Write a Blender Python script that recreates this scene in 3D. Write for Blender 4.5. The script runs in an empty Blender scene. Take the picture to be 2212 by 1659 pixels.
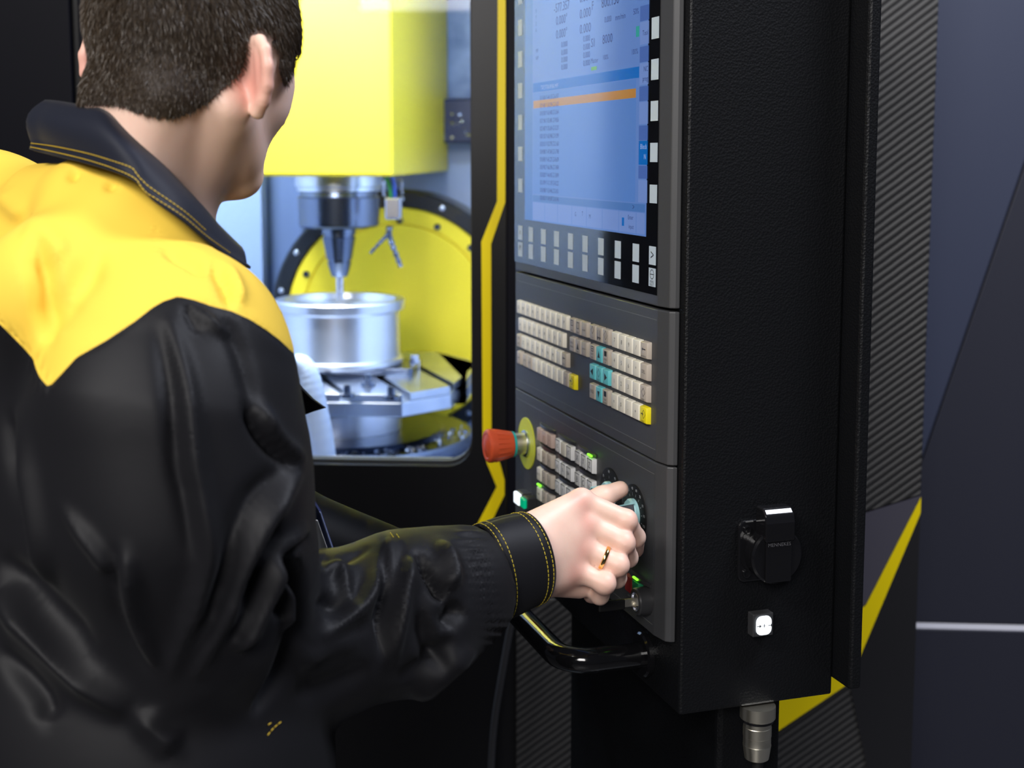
import bpy, bmesh, math, random
import numpy as np
from mathutils import Vector
from mathutils.bvhtree import BVHTree
random.seed(7); np.random.seed(7)
S = bpy.context.scene
COL = S.collection

# ---------------------------------------------------------------- camera (2212 x 1659 frame)
F, CX, CY, HZ, CAMH = 2869.0, 1106.0, 668.0, 338.0, 1.5
PITCH = math.atan((CY - HZ) / F)
CP, SP = math.cos(PITCH), math.sin(PITCH)
CAM = np.array([0.0, 0.0, CAMH])
cd = bpy.data.cameras.new('camera'); cam = bpy.data.objects.new('camera', cd); COL.objects.link(cam)
cam.location = CAM; cam.rotation_euler = (math.pi/2 - PITCH, 0, 0)
cd.sensor_fit = 'HORIZONTAL'; cd.sensor_width = 36; cd.lens = F/2212*36
cd.shift_y = -(829.5 - CY)/2212
cd.dof.use_dof = True; cd.dof.focus_distance = 1.33; cd.dof.aperture_fstop = 5.6
cd.clip_start = 0.05
S.camera = cam

# ---------------------------------------------------------------- world, hall lamps, exposure
S.view_settings.view_transform = 'Standard'; S.view_settings.look = 'None'
S.view_settings.gamma = 1.0; S.view_settings.use_curve_mapping = False
S.view_settings.exposure = 0.0
W = bpy.data.worlds.new('hall'); S.world = W; W.use_nodes = True
W.node_tree.nodes['Background'].inputs[0].default_value = (0.60, 0.66, 0.85, 1)
W.node_tree.nodes['Background'].inputs[1].default_value = 0.05

def area(name, loc, target, size, power, color, sy=None):
    l = bpy.data.lights.new(name, 'AREA'); o = bpy.data.objects.new(name, l); COL.objects.link(o)
    l.energy = power; l.color = color; l.size = size
    if sy: l.shape = 'RECTANGLE'; l.size_y = sy
    o.location = loc
    o.rotation_euler = (Vector(target) - Vector(loc)).to_track_quat('-Z', 'Y').to_euler()
    return o
area('hall_lamp_over_operator', (-1.45, -0.35, 3.0), (-0.25, 1.1, 1.3), 0.6, 45, (1.0, 0.97, 0.94))
area('hall_lamp_behind', (-0.7, -2.0, 2.75), (-0.1, 1.3, 1.3), 1.2, 86, (1.0, 0.97, 0.95))
area('hall_lamp_right', (1.5, 1.1, 3.6), (0.9, 2.6, 1.3), 0.9, 105, (0.84, 0.88, 1.0))

# ---------------------------------------------------------------- pixel helpers (direction only; distance from planes)
def ray(x, y):
    a = (x - CX)/F; b = (CY - y)/F
    return np.array([a, CP + b*SP, -SP + b*CP])
def atY(x, y, Y):
    r = ray(x, y); return CAM + r*(Y/r[1])
def onplane(x, y, P, n):
    r = ray(x, y); return CAM + r*(np.dot(P - CAM, n)/np.dot(r, n))
def project(V):
    q = np.asarray(V, float) - CAM
    z = q[..., 1]*CP - q[..., 2]*SP; u = q[..., 1]*SP + q[..., 2]*CP
    return np.stack([CX + F*q[..., 0]/z, CY - F*u/z], -1)

class Frame:
    def __init__(s, o, ex, ey, ez):
        s.o, s.e = np.array(o, float), [np.array(v, float) for v in (ex, ey, ez)]
    def w(s, a, b, c=0.0): return s.o + s.e[0]*a + s.e[1]*b + s.e[2]*c
Zv = np.array([0, 0, 1.0])
# operator panel frame: u along the panel, v up, w out of the panel (metres)
PU = np.array([0.305932, -0.952053, 0.0]); PN = np.array([-0.952053, -0.305932, 0.0])
PO = atY(1416.6, 1004, 1.32)
PF = Frame(PO, PU, Zv, PN)
def puv(x, y, off=0.0):
    Q = onplane(x, y, PO + PN*off, PN); return float(np.dot(Q - PO, PU)), float(Q[2] - PO[2])
# machine frame: a to the right, b up, c towards the viewer (front plane c = 0)
A4 = math.radians(4)
MO = atY(1020, 1005, 2.10)
MX = np.array([math.cos(A4), -math.sin(A4), 0]); MC = np.array([-math.sin(A4), -math.cos(A4), 0])
MF = Frame(MO, MX, Zv, MC)
def mab(x, y, c=0.0):
    Q = onplane(x, y, MO + MC*c, MC); return float(np.dot(Q - MO, MX)), float(Q[2] - MO[2])
FLOOR_B = -MO[2]

# ---------------------------------------------------------------- materials
def mat(name, col, rough=0.5, metal=0.0, spec=0.5, emit=None, estr=0.0, bump=None, vary=None, coat=0.0, alpha=None, aniso=None):
    m = bpy.data.materials.new(name); m.use_nodes = True
    nt = m.node_tree; b = nt.nodes['Principled BSDF']
    b.inputs['Base Color'].default_value = (*col, 1); b.inputs['Roughness'].default_value = rough
    b.inputs['Metallic'].default_value = metal; b.inputs['Specular IOR Level'].default_value = spec
    b.inputs['Coat Weight'].default_value = coat
    if emit: b.inputs['Emission Color'].default_value = (*emit, 1); b.inputs['Emission Strength'].default_value = estr
    if bump or vary:
        tc = nt.nodes.new('ShaderNodeTexCoord')
    if vary:   # (scale, second colour, low, high)
        n = nt.nodes.new('ShaderNodeTexNoise'); n.inputs['Scale'].default_value = vary[0]; n.inputs['Detail'].default_value = 5
        r = nt.nodes.new('ShaderNodeValToRGB'); r.color_ramp.elements[0].position = vary[2]; r.color_ramp.elements[1].position = vary[3]
        r.color_ramp.elements[0].color = (*col, 1); r.color_ramp.elements[1].color = (*vary[1], 1)
        nt.links.new(tc.outputs['Object'], n.inputs['Vector']); nt.links.new(n.outputs['Fac'], r.inputs[0])
        nt.links.new(r.outputs[0], b.inputs['Base Color'])
    if bump:   # (scale, strength, distance, kind)
        if len(bump) > 3 and bump[3] == 'voronoi':
            n = nt.nodes.new('ShaderNodeTexVoronoi'); out = n.outputs['Distance']
        else:
            n = nt.nodes.new('ShaderNodeTexNoise'); n.inputs['Detail'].default_value = 4; out = n.outputs['Fac']
        n.inputs['Scale'].default_value = bump[0]
        bp = nt.nodes.new('ShaderNodeBump'); bp.inputs['Strength'].default_value = bump[1]; bp.inputs['Distance'].default_value = bump[2]
        nt.links.new(tc.outputs['Object'], n.inputs['Vector']); nt.links.new(out, bp.inputs['Height'])
        nt.links.new(bp.outputs[0], b.inputs['Normal'])
    return m
def carbon(name, c1, c2, scale, rough):
    m = mat(name, c1, rough); nt = m.node_tree; b = nt.nodes['Principled BSDF']
    tc = nt.nodes.new('ShaderNodeTexCoord'); mp = nt.nodes.new('ShaderNodeMapping')
    mp.inputs['Rotation'].default_value = (0, math.radians(38), 0)
    wv = nt.nodes.new('ShaderNodeTexWave'); wv.bands_direction = 'Z'; wv.inputs['Scale'].default_value = scale
    wv.inputs['Distortion'].default_value = 0.4; wv.inputs['Detail'].default_value = 1
    mx = nt.nodes.new('ShaderNodeMix'); mx.data_type = 'RGBA'
    mx.inputs[6].default_value = (*c1, 1); mx.inputs[7].default_value = (*c2, 1)
    bp = nt.nodes.new('ShaderNodeBump'); bp.inputs['Strength'].default_value = 0.5; bp.inputs['Distance'].default_value = 0.002
    nt.links.new(tc.outputs['Object'], mp.inputs[0]); nt.links.new(mp.outputs[0], wv.inputs[0])
    nt.links.new(wv.outputs['Fac'], mx.inputs[0]); nt.links.new(mx.outputs[2], b.inputs['Base Color'])
    nt.links.new(wv.outputs['Fac'], bp.inputs['Height']); nt.links.new(bp.outputs[0], b.inputs['Normal'])
    return m
def glass(name, tint, gloss, rough=0.02):
    m = bpy.data.materials.new(name); m.use_nodes = True; nt = m.node_tree; nt.nodes.clear()
    o = nt.nodes.new('ShaderNodeOutputMaterial'); t = nt.nodes.new('ShaderNodeBsdfTransparent'); g = nt.nodes.new('ShaderNodeBsdfGlossy')
    t.inputs[0].default_value = (*tint, 1); g.inputs['Roughness'].default_value = rough
    fr = nt.nodes.new('ShaderNodeFresnel'); fr.inputs['IOR'].default_value = 1.45
    mx = nt.nodes.new('ShaderNodeMixShader')
    ml = nt.nodes.new('ShaderNodeMath'); ml.operation = 'MULTIPLY'; ml.inputs[1].default_value = gloss
    nt.links.new(fr.outputs[0], ml.inputs[0]); nt.links.new(ml.outputs[0], mx.inputs[0])
    nt.links.new(t.outputs[0], mx.inputs[1]); nt.links.new(g.outputs[0], mx.inputs[2]); nt.links.new(mx.outputs[0], o.inputs[0])
    return m
M = {}
M['black_frame'] = mat('black_painted_frame', (0.0035, 0.0035, 0.0045), 0.40, spec=0.3, bump=(900, 0.15, 0.0004))
M['black_door'] = mat('black_blue_door', (0.0028, 0.0028, 0.0052), 0.5, spec=0.1)
M['pendant'] = mat('black_textured_paint', (0.003, 0.0033, 0.0042), 0.46, spec=0.3, bump=(420, 0.5, 0.0007, 'voronoi'))
M['gloss_black'] = mat('gloss_black', (0.006, 0.006, 0.007), 0.10, spec=0.6, bump=(350, 0.12, 0.0005))
M['bezel'] = mat('dark_grey_moulding', (0.050, 0.051, 0.054), 0.48, bump=(1500, 0.12, 0.0002))
M['bezel_line'] = mat('scored_line', (0.13, 0.13, 0.125), 0.5)
M['recess'] = mat('recess_black', (0.004, 0.004, 0.004), 0.6)
M['yellow_vinyl'] = mat('yellow_vinyl', (0.82, 0.63, 0.0), 0.45, spec=0.3)
M['yellow_paint'] = mat('yellow_machine_paint', (0.86, 0.66, 0.03), 0.42, spec=0.3)
M['carbon'] = carbon('carbon_look_vinyl', (0.010, 0.010, 0.011), (0.048, 0.046, 0.044), 31, 0.42)
M['lilac'] = mat('lilac_grey_vinyl', (0.060, 0.056, 0.075), 0.45)
M['black_vinyl'] = mat('black_vinyl', (0.006, 0.006, 0.008), 0.5)
M['wall_blue_lit'] = mat('blue_grey_sheet_lit', (0.030, 0.037, 0.068), 0.5, bump=(500, 0.1, 0.0004))
M['wall_blue_shaded'] = mat('blue_grey_sheet_shaded', (0.0165, 0.0175, 0.029), 0.5, bump=(500, 0.1, 0.0004))  # same wall sheet as above, its shade put into the colour
M['silver'] = mat('bright_seam', (0.75, 0.75, 0.82), 0.25, 1.0)
M['seam'] = mat('white_seam_strip', (0.75, 0.75, 0.82), 0.4)
M['steel'] = mat('brushed_steel', (0.62, 0.66, 0.74), 0.28, 1.0, vary=(14, (0.50, 0.55, 0.65), 0.4, 0.7))
M['alu'] = mat('turned_aluminium', (0.85, 0.87, 0.92), 0.34, 1.0)
M['dark_steel'] = mat('dark_steel', (0.16, 0.19, 0.26), 0.25, 1.0)
M['tray'] = mat('wet_dark_tray', (0.22, 0.28, 0.42), 0.15, 0.9, bump=(60, 0.5, 0.003))
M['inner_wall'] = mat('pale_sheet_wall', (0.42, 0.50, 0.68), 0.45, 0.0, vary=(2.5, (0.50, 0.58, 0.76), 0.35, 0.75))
M['inner_blue'] = mat('blue_sheet_wall', (0.07, 0.15, 0.38), 0.30, 0.0, vary=(7, (0.40, 0.52, 0.78), 0.45, 0.72))  # pale clouds in the colour stand for reflections on the glossy sheet
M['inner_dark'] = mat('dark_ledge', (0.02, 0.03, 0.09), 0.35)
M['black_ring'] = mat('black_ring', (0.012, 0.014, 0.018), 0.3)
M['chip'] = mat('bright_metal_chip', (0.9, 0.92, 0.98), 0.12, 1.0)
M['pane'] = glass('door_glass', (0.97, 0.98, 1.0), 0.35)
M['clear'] = glass('clear_plastic', (0.93, 0.95, 1.0), 1.5)
M['hose_white'] = mat('pale_hose', (0.42, 0.50, 0.64), 0.4)
M['green_hose'] = mat('green_hose', (0.02, 0.45, 0.10), 0.35)
M['blue_hose'] = mat('blue_hose', (0.03, 0.12, 0.6), 0.35)
M['key'] = mat('ivory_key', (0.76, 0.72, 0.62), 0.42)
M['key_taupe'] = mat('taupe_key', (0.47, 0.41, 0.345), 0.42)
M['key_teal'] = mat('turquoise_key', (0.14, 0.58, 0.63), 0.4)
M['key_yellow'] = mat('yellow_key', (0.83, 0.70, 0.01), 0.4)
M['key_white'] = mat('white_key_insert', (0.78, 0.78, 0.78), 0.4)
M['key_pink'] = mat('rose_key', (0.50, 0.37, 0.32), 0.42)
M['key_red'] = mat('red_key', (0.42, 0.025, 0.025), 0.4)
M['key_green'] = mat('green_key', (0.01, 0.27, 0.10), 0.35)
M['ink'] = mat('legend_ink', (0.015, 0.015, 0.017), 0.5)
M['ink_red'] = mat('legend_ink_red', (0.28, 0.05, 0.04), 0.5)
M['ink_pale'] = mat('legend_ink_pale', (0.55, 0.58, 0.60), 0.5)
M['hood'] = mat('led_hood', (0.030, 0.030, 0.032), 0.35)
M['led_on'] = mat('led_green_lit', (0.1, 0.6, 0.02), 0.3, emit=(0.25, 1.0, 0.03), estr=1.6)
M['estop'] = mat('red_orange_cap', (0.62, 0.085, 0.028), 0.35)
M['lime'] = mat('lime_disc', (0.56, 0.60, 0.05), 0.5)
M['teal'] = mat('teal_ring', (0.02, 0.45, 0.45), 0.4)
M['pale_teal'] = mat('pale_teal_trim', (0.42, 0.74, 0.78), 0.4)
M['brass'] = mat('nickel_brass', (0.90, 0.85, 0.70), 0.32, 1.0)
M['gold'] = mat('gold_ring', (0.95, 0.62, 0.22), 0.14, 1.0)
M['softkey'] = mat('pale_softkey_print', (0.48, 0.56, 0.63), 0.45)
M['screen_glass'] = mat('gloss_black_glass', (0.004, 0.0045, 0.006), 0.06, spec=0.5)
M['lamp_white'] = mat('lit_white_lens', (0.8, 0.85, 0.9), 0.3, emit=(0.85, 0.93, 1.0), estr=1.1)
M['lamp_green'] = mat('lit_green_lens', (0.0, 0.4, 0.2), 0.25, emit=(0.0, 0.9, 0.42), estr=0.25)
M['grey_cable'] = mat('grey_cable', (0.045, 0.045, 0.05), 0.45)
M['led_strip'] = mat('cool_led_strip', (0.9, 0.95, 1.0), 0.4, emit=(0.72, 0.84, 1.0), estr=6.0)
def em(name, col, s):
    return mat(name, (0.004, 0.004, 0.006), 0.12, spec=0.25, emit=col, estr=s)
SB = 0.66
M['scr_base'] = em('screen_pale_blue', (0.135, 0.265, 0.66), SB)
M['scr_list'] = em('screen_list_blue', (0.105, 0.25, 0.66), SB)
M['scr_pale'] = em('screen_pale_cell', (0.19, 0.31, 0.70), SB)
M['scr_key'] = em('screen_key_blue', (0.075, 0.16, 0.50), SB)
M['scr_band'] = em('screen_band_blue', (0.0, 0.155, 0.60), SB)
M['scr_mid'] = em('screen_mid_blue', (0.08, 0.21, 0.55), SB)
M['scr_orange'] = em('screen_orange', (0.55, 0.25, 0.035), SB)
M['scr_green'] = em('screen_green', (0.03, 0.40, 0.36), SB)
M['scr_lime'] = em('screen_lime', (0.15, 0.45, 0.05), SB)
M['scr_text'] = em('screen_text', (0.035, 0.06, 0.20), SB)
M['scr_textw'] = em('screen_text_white', (0.40, 0.55, 0.9), SB)

# ---------------------------------------------------------------- mesh helpers
WL = {}
def thing(name, label, cat, loc, group=None):
    o = bpy.data.objects.new(name, None); COL.objects.link(o); o.empty_display_size = 0.05
    o.location = loc; WL[o.name] = np.array(loc, float)
    o['label'] = label; o['category'] = cat
    if group: o['group'] = group
    return o
def tag(o, label, cat, group=None):
    o['label'] = label; o['category'] = cat
    if group: o['group'] = group
    return o
def link(name, me, center, parent=None):
    o = bpy.data.objects.new(name, me); COL.objects.link(o)
    if parent is not None:
        o.parent = parent; o.location = np.array(center) - WL[parent.name]
    else: o.location = center
    WL[o.name] = np.array(center, float)
    return o
def mesh_obj(name, V, faces, m, parent=None, smooth=None, bevel=0, seg=2, label=None, structure=False, keep_mats=None):
    V = np.asarray(V, float); c = (V.min(0) + V.max(0))/2
    me = bpy.data.meshes.new(name); me.from_pydata((V - c).tolist(), [], faces); me.update()
    if bevel:
        bm = bmesh.new(); bm.from_mesh(me)
        bmesh.ops.remove_doubles(bm, verts=bm.verts, dist=1e-6)
        es = [e for e in bm.edges if len(e.link_faces) == 2 and e.calc_face_angle() > 0.5]
        bmesh.ops.bevel(bm, geom=es, offset=bevel, segments=seg, affect='EDGES', profile=0.5, clamp_overlap=True)
        bm.to_mesh(me); bm.free()
    me.materials.append(m if not isinstance(m, str) else M[m])
    if smooth is not None:
        me.shade_smooth(); me.set_sharp_from_angle(angle=math.radians(smooth))
    o = link(name, me, c, parent)
    if label: o['label'] = label
    if structure: o['kind'] = 'structure'
    return o
class MB:
    def __init__(s, fr=None): s.v = []; s.f = []; s.fr = fr
    def add(s, V, Fc):
        n = len(s.v); s.v += [list(map(float, p)) for p in V]; s.f += [tuple(i + n for i in f) for f in Fc]; return s
    def box(s, a0, a1, b0, b1, c0, c1):
        a0, a1 = sorted((a0, a1)); b0, b1 = sorted((b0, b1)); c0, c1 = sorted((c0, c1))
        P = [s.fr.w(a, b, c) for c in (c0, c1) for b in (b0, b1) for a in (a0, a1)]
        return s.add(P, [(0, 2, 3, 1), (4, 5, 7, 6), (0, 1, 5, 4), (2, 6, 7, 3), (0, 4, 6, 2), (1, 3, 7, 5)])
    def prism(s, poly, c0, c1):          # polygon in (a, b), extruded along c; ccw seen from +c
        ar = sum(poly[i][0]*poly[(i+1) % len(poly)][1] - poly[(i+1) % len(poly)][0]*poly[i][1] for i in range(len(poly)))
        if ar < 0: poly = poly[::-1]
        n = len(poly)
        P = [s.fr.w(a, b, c0) for a, b in poly] + [s.fr.w(a, b, c1) for a, b in poly]
        return s.add(P, [tuple(range(n))[::-1], tuple(range(n, 2*n))] + [(i, (i+1) % n, n + (i+1) % n, n + i) for i in range(n)])
    def prism_b(s, poly, b0, b1):        # polygon in (a, c), extruded along b
        n = len(poly)
        P = [s.fr.w(a, b0, c) for a, c in poly] + [s.fr.w(a, b1, c) for a, c in poly]
        return s.add(P, [tuple(range(n)), tuple(range(n, 2*n))[::-1]] + [(n + i, n + (i+1) % n, (i+1) % n, i) for i in range(n)])
    def lathe(s, org, axis, prof, n=32, ref=None):   # prof: (distance along axis, radius)
        ax = np.array(axis, float); ax /= np.linalg.norm(ax)
        r1 = np.cross(ax, ref if ref is not None else ([0, 0, 1] if abs(ax[2]) < .9 else [1, 0, 0])); r1 /= np.linalg.norm(r1); r2 = np.cross(ax, r1)
        V = []; Fc = []
        for d, r in prof:
            for i in range(n):
                t = 2*math.pi*i/n; V.append(np.array(org) + ax*d + (r1*math.cos(t) + r2*math.sin(t))*r)
        for j in range(len(prof) - 1):
            for i in range(n):
                k = (i+1) % n; Fc.append((j*n + i, j*n + k, (j+1)*n + k, (j+1)*n + i))
        Fc.append(tuple(range(n))[::-1]); Fc.append(tuple(range((len(prof)-1)*n, len(prof)*n)))
        return s.add(V, Fc)
    def tube(s, pts, rad, n=10, flat=None, caps=True):
        pts = [np.array(p, float) for p in pts]; m = len(pts)
        rad = rad if hasattr(rad, '__len__') else [rad]*m
        up = None; V = []; Fc = []
        for i in range(m):
            t = pts[min(i+1, m-1)] - pts[max(i-1, 0)]; t /= (np.linalg.norm(t) + 1e-12)
            if up is None:
                up = np.cross(t, [0, 0, 1]) if abs(t[2]) < .95 else np.cross(t, [1, 0, 0])
            up = up - t*np.dot(up, t); up /= np.linalg.norm(up); sd = np.cross(t, up)
            for k in range(n):
                a = 2*math.pi*k/n; V.append(pts[i] + (up*math.cos(a) + sd*math.sin(a))*rad[i])
        for i in range(m-1):
            for k in range(n):
                q = (k+1) % n; Fc.append((i*n + k, i*n + q, (i+1)*n + q, (i+1)*n + k))
        if caps: Fc.append(tuple(range(n))[::-1]); Fc.append(tuple(range((m-1)*n, m*n)))
        return s.add(V, Fc)
    def build(s, name, m, parent=None, **k): return mesh_obj(name, s.v, s.f, m, parent, **k)
def spline(P, n=8):
    P = [np.array(p, float) for p in P]; out = []
    for i in range(len(P)-1):
        p0, p1, p2, p3 = P[max(i-1, 0)], P[i], P[i+1], P[min(i+2, len(P)-1)]
        for j in range(n):
            t = j/n
            out.append(0.5*((2*p1) + (p2-p0)*t + (2*p0-5*p1+4*p2-p3)*t*t + (3*p1-p0-3*p2+p3)*t**3))
    out.append(P[-1]); return out
TXT = {}
def text_raw(t, size):
    if (t, size) in TXT: return TXT[(t, size)]
    c = bpy.data.curves.new('t', 'FONT'); c.body = t; c.size = size; c.align_x = 'CENTER'; c.align_y = 'CENTER'; c.resolution_u = 2
    o = bpy.data.objects.new('t', c); me = bpy.data.meshes.new_from_object(o)
    V = [tuple(v.co[:2]) for v in me.vertices]; Fc = [tuple(p.vertices) for p in me.polygons]
    bpy.data.objects.remove(o); bpy.data.curves.remove(c); bpy.data.meshes.remove(me)
    TXT[(t, size)] = (V, Fc); return V, Fc
def text_into(mb, t, size, a, b, c, sx=1.0, left=False):
    V, Fc = text_raw(t, size)
    if not V: return mb
    off = -min(v[0] for v in V)*sx if left else 0
    return mb.add([mb.fr.w(a + off + x*sx, b + y, c) for x, y in V], Fc)
def rrect(a0, a1, b0, b1, r, n=4):
    P = []
    for (cx, cy, t0) in ((a1-r, b1-r, 0), (a0+r, b1-r, 90), (a0+r, b0+r, 180), (a1-r, b0+r, 270)):
        for i in range(n+1):
            t = math.radians(t0 + 90*i/n); P.append((cx + r*math.cos(t), cy + r*math.sin(t)))
    return P
def plate_with_hole(fr, outer, inner, c0, c1, name, m, parent=None, **k):
    bm = bmesh.new(); loops = []
    for poly in (outer, inner):
        vs = [bm.verts.new(fr.w(a, b, c1)) for a, b in poly]
        loops.append([bm.edges.new((vs[i], vs[(i+1) % len(vs)])) for i in range(len(vs))])
    bmesh.ops.triangle_fill(bm, edges=loops[0] + loops[1], use_beauty=True)
    r = bmesh.ops.extrude_face_region(bm, geom=bm.faces[:])
    d = fr.e[2]*(c0 - c1)
    for v in [g for g in r['geom'] if isinstance(g, bmesh.types.BMVert)]: v.co += Vector(d)
    bmesh.ops.recalc_face_normals(bm, faces=bm.faces)
    bm.verts.index_update()
    V = [tuple(v.co) for v in bm.verts]; Fc = [tuple(v.index for v in f.verts) for f in bm.faces]; bm.free()
    return mesh_obj(name, V, Fc, m, parent, **k)

# ================================================================ SETTING
mb = MB(Frame((0, 0, 0), (1, 0, 0), (0, 1, 0), (0, 0, 1)))
mb.box(-5, 5, -4, 6, -0.05, 0)
fl = mb.build('floor', mat('grey_hall_floor', (0.05, 0.05, 0.055), 0.35, vary=(3, (0.07, 0.07, 0.075), 0.4, 0.6)), structure=True)

# blue-grey sheet wall beside the machine: two flat panels, change of shade along a slant put into their colours, with a bright seam
WC = -0.45
def wp(x, y): return mab(x, y, WC)
aL, aR = wp(1860, 800)[0], wp(2212, 800)[0] + 0.75
bT = 1.55
mb = MB(MF); mb.box(aL, aR, FLOOR_B, bT, WC - 0.06, WC - 0.012)
wr = mb.build('wall_right', 'wall_blue_shaded', structure=True)
p_top, p_a, p_b = wp(2330, 0), wp(2212, 352), wp(1985, 1010)
seam_b0, seam_b1 = wp(2090, 1361)[1], wp(2090, 1349)[1]
mb = MB(MF); mb.prism([(aL, p_b[1]), p_b, p_a, p_top, (p_top[0] + .25, bT), (aL, bT)], WC - 0.012, WC)
mb.build('wall_panel', 'wall_blue_lit', wr, bevel=0.002)
mb = MB(MF); mb.prism([(aL, p_b[1] - .004), (p_b[0] + .002, p_b[1] - .004), (p_a[0] + .004, p_a[1]), (p_top[0] + .26, bT), (aR, bT), (aR, seam_b1), (aL, seam_b1)], WC - 0.013, WC - 0.003)
mb.build('wall_panel', 'wall_blue_shaded', wr, bevel=0.002)
mb = MB(MF); mb.box(aL, aR, FLOOR_B, seam_b0, WC - 0.012, WC); mb.build('wall_panel', 'wall_blue_shaded', wr, bevel=0.002)
mb = MB(MF); mb.box(aL, aR, seam_b0, seam_b1, WC - 0.012, WC - 0.004); mb.build('seam_strip', 'seam', wr)

# ================================================================ MACHINING CENTRE
mc = thing('machining_center', 'black and yellow machining centre with a lit glass door window', 'machine', MF.w(0.2, FLOOR_B, -0.6))
aEdge = mab(1996, 830)[0]; aFar = mab(-520, 800)[0]
w0, w1 = mab(446, 800)[0], mab(1021, 800)[0]
wb = mab(800, 1005)[1]; wt = 0.95
inner = rrect(w0, w1, wb, wt, 0.043, 6)
plate_with_hole(MF, [(aFar, FLOOR_B + .0), (aEdge, FLOOR_B), (aEdge, 1.30), (aFar, 1.30)], inner, -0.05, 0, 'door_frame', 'black_frame', mc)
mb = MB(MF); mb.prism(rrect(w0 - .012, w1 + .012, wb - .012, wt + .012, 0.05, 6), -0.03, -0.026); mb.build('window_pane', 'pane', mc)
ring = rrect(w0, w1, wb, wt, 0.043, 6); ring2 = rrect(w0 + .004, w1 - .004, wb + .004, wt - .004, 0.040, 6)
plate_with_hole(MF, ring, ring2, -0.045, -0.02, 'window_seal', 'recess', mc)
# sliding door skins
mb = MB(MF); mb.box(aFar, mab(163, 200)[0], FLOOR_B + .05, 1.28, 0.0005, 0.014); mb.build('door_panel', 'black_door', mc, bevel=0.003)
mb = MB(MF); mb.box(mab(178, 200)[0], w0 - .006, FLOOR_B + .05, 1.28, 0.0005, 0.010); mb.build('door_panel', 'black_door', mc, bevel=0.003)
# yellow zigzag stripe on the right door post
st = [(1076, -120), (1093, -120), (1091.5, 437), (1061, 527), (1062, 932), (1090, 1036), (1090, 1069), (1030, 1192), (1000, 1192), (1073, 1051), (1052, 1000), (1043, 962), (1040, 522), (1074, 435)]
mb = MB(MF); mb.prism([mab(*q) for q in st], 0.0004, 0.0022); mb.build('yellow_stripe', 'yellow_vinyl', mc)
# raised bar beside the stripe (blue-black edge strip next to the panel)
mb = MB(MF); mb.box(mab(1094, 500)[0], mab(1150, 500)[0], mab(1100, 1290)[1], 1.28, 0.0004, 0.02); mb.build('edge_bar', 'black_door', mc, bevel=0.004)
# right side: carbon-look column, apron and slanted vinyl facets
mb = MB(MF); mb.prism([mab(1740, -200), mab(2034, -200)[:1] + (mab(2034, -200)[1],), (aEdge, mab(1996, 1066)[1]), mab(1885, 1098), mab(1740, 1140)], 0.0004, 0.004)
car = []
pr = [(mab(1740, 0)[0], 1.28), (aEdge, 1.28), (aEdge, mab(1996, 1067)[1]), mab(1885, 1099), (mab(1740, 0)[0], mab(1740, 1141)[1])]
mb = MB(MF); mb.prism(pr, 0.0004, 0.006); mb.build('carbon_column', 'carbon', mc, bevel=0.0015)
pr = [mab(1115, 1292), mab(1260, 1292), mab(1500, 1230), (aEdge, mab(1996, 1075)[1]), (aEdge, FLOOR_B + .02), (mab(1115, 1292)[0], FLOOR_B + .02)]
mb = MB(MF); mb.prism(pr, 0.0004, 0.004); mb.build('carbon_apron', 'carbon', mc, bevel=0.0015)
pr = [mab(1560, 1200), mab(1885, 1101), (aEdge, mab(1996, 1069)[1]), mab(1870, 1300), mab(1690, 1440), mab(1560, 1530)]
mb = MB(MF); mb.prism(pr, 0.0042, 0.0060); mb.build('lilac_facet', 'lilac', mc)
pr = [(aEdge, mab(1996, 1071)[1]), (aEdge, mab(1996, 1106)[1]), mab(1832, 1472), mab(1660, 1588), mab(1540, 1665), mab(1540, 1560), mab(1690, 1455), mab(1868, 1305)]
mb = MB(MF); mb.prism(pr, 0.0062, 0.0078); mb.build('yellow_facet', 'yellow_vinyl', mc)
pr = [(aEdge, mab(1996, 1108)[1]), (aEdge, FLOOR_B + .03), mab(1905, 1900), mab(1872, 1659), mab(1834, 1474)]
mb = MB(MF); mb.prism(pr, 0.0042, 0.0060); mb.build('black_facet', 'black_vinyl', mc)
# enclosure body behind the front plate
mb = MB(MF)
IT = 1.25; ID = -1.45
mb.box(aFar, aEdge, FLOOR_B, wb - 0.35, ID, -0.05)
mb.build('machine_base', 'black_frame', mc)
mb = MB(MF); mb.box(aFar, aEdge, IT, 1.30, ID, -0.05); mb.build('roof_plate', 'black_frame', mc)
mb = MB(MF); mb.box(mab(1300, 800, -.6)[0], aEdge, wb - 0.35, IT, ID, -0.05); mb.build('side_casing', 'black_frame', mc)
mb = MB(MF); mb.box(aFar, w0 - .45, wb - 0.35, IT, ID, -0.05); mb.build('side_casing', 'black_frame', mc)
# interior sheets
BW = -1.36
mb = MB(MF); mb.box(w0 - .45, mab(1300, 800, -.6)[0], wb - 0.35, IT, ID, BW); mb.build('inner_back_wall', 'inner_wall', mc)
q = mab(1300, 800, -.6)[0]
mb = MB(MF); mb.box(q - .02, q, wb - .34, IT, BW, -0.06); mb.build('inner_side_wall', 'inner_wall', mc)
mb = MB(MF); mb.box(w0 - .45, w0 - .43, wb - .34, IT, BW, -0.06); mb.build('inner_side_wall', 'inner_wall', mc)
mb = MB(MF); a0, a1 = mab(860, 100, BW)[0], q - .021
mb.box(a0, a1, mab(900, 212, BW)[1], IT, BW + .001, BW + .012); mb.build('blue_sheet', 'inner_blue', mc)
mb = MB(MF); mb.box(a0, a1, mab(900, 309, BW + .1)[1], mab(900, 214, BW + .1)[1], BW + .001, BW + .10); ledge = mb.build('dark_ledge', 'inner_dark', mc, bevel=0.004)
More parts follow.
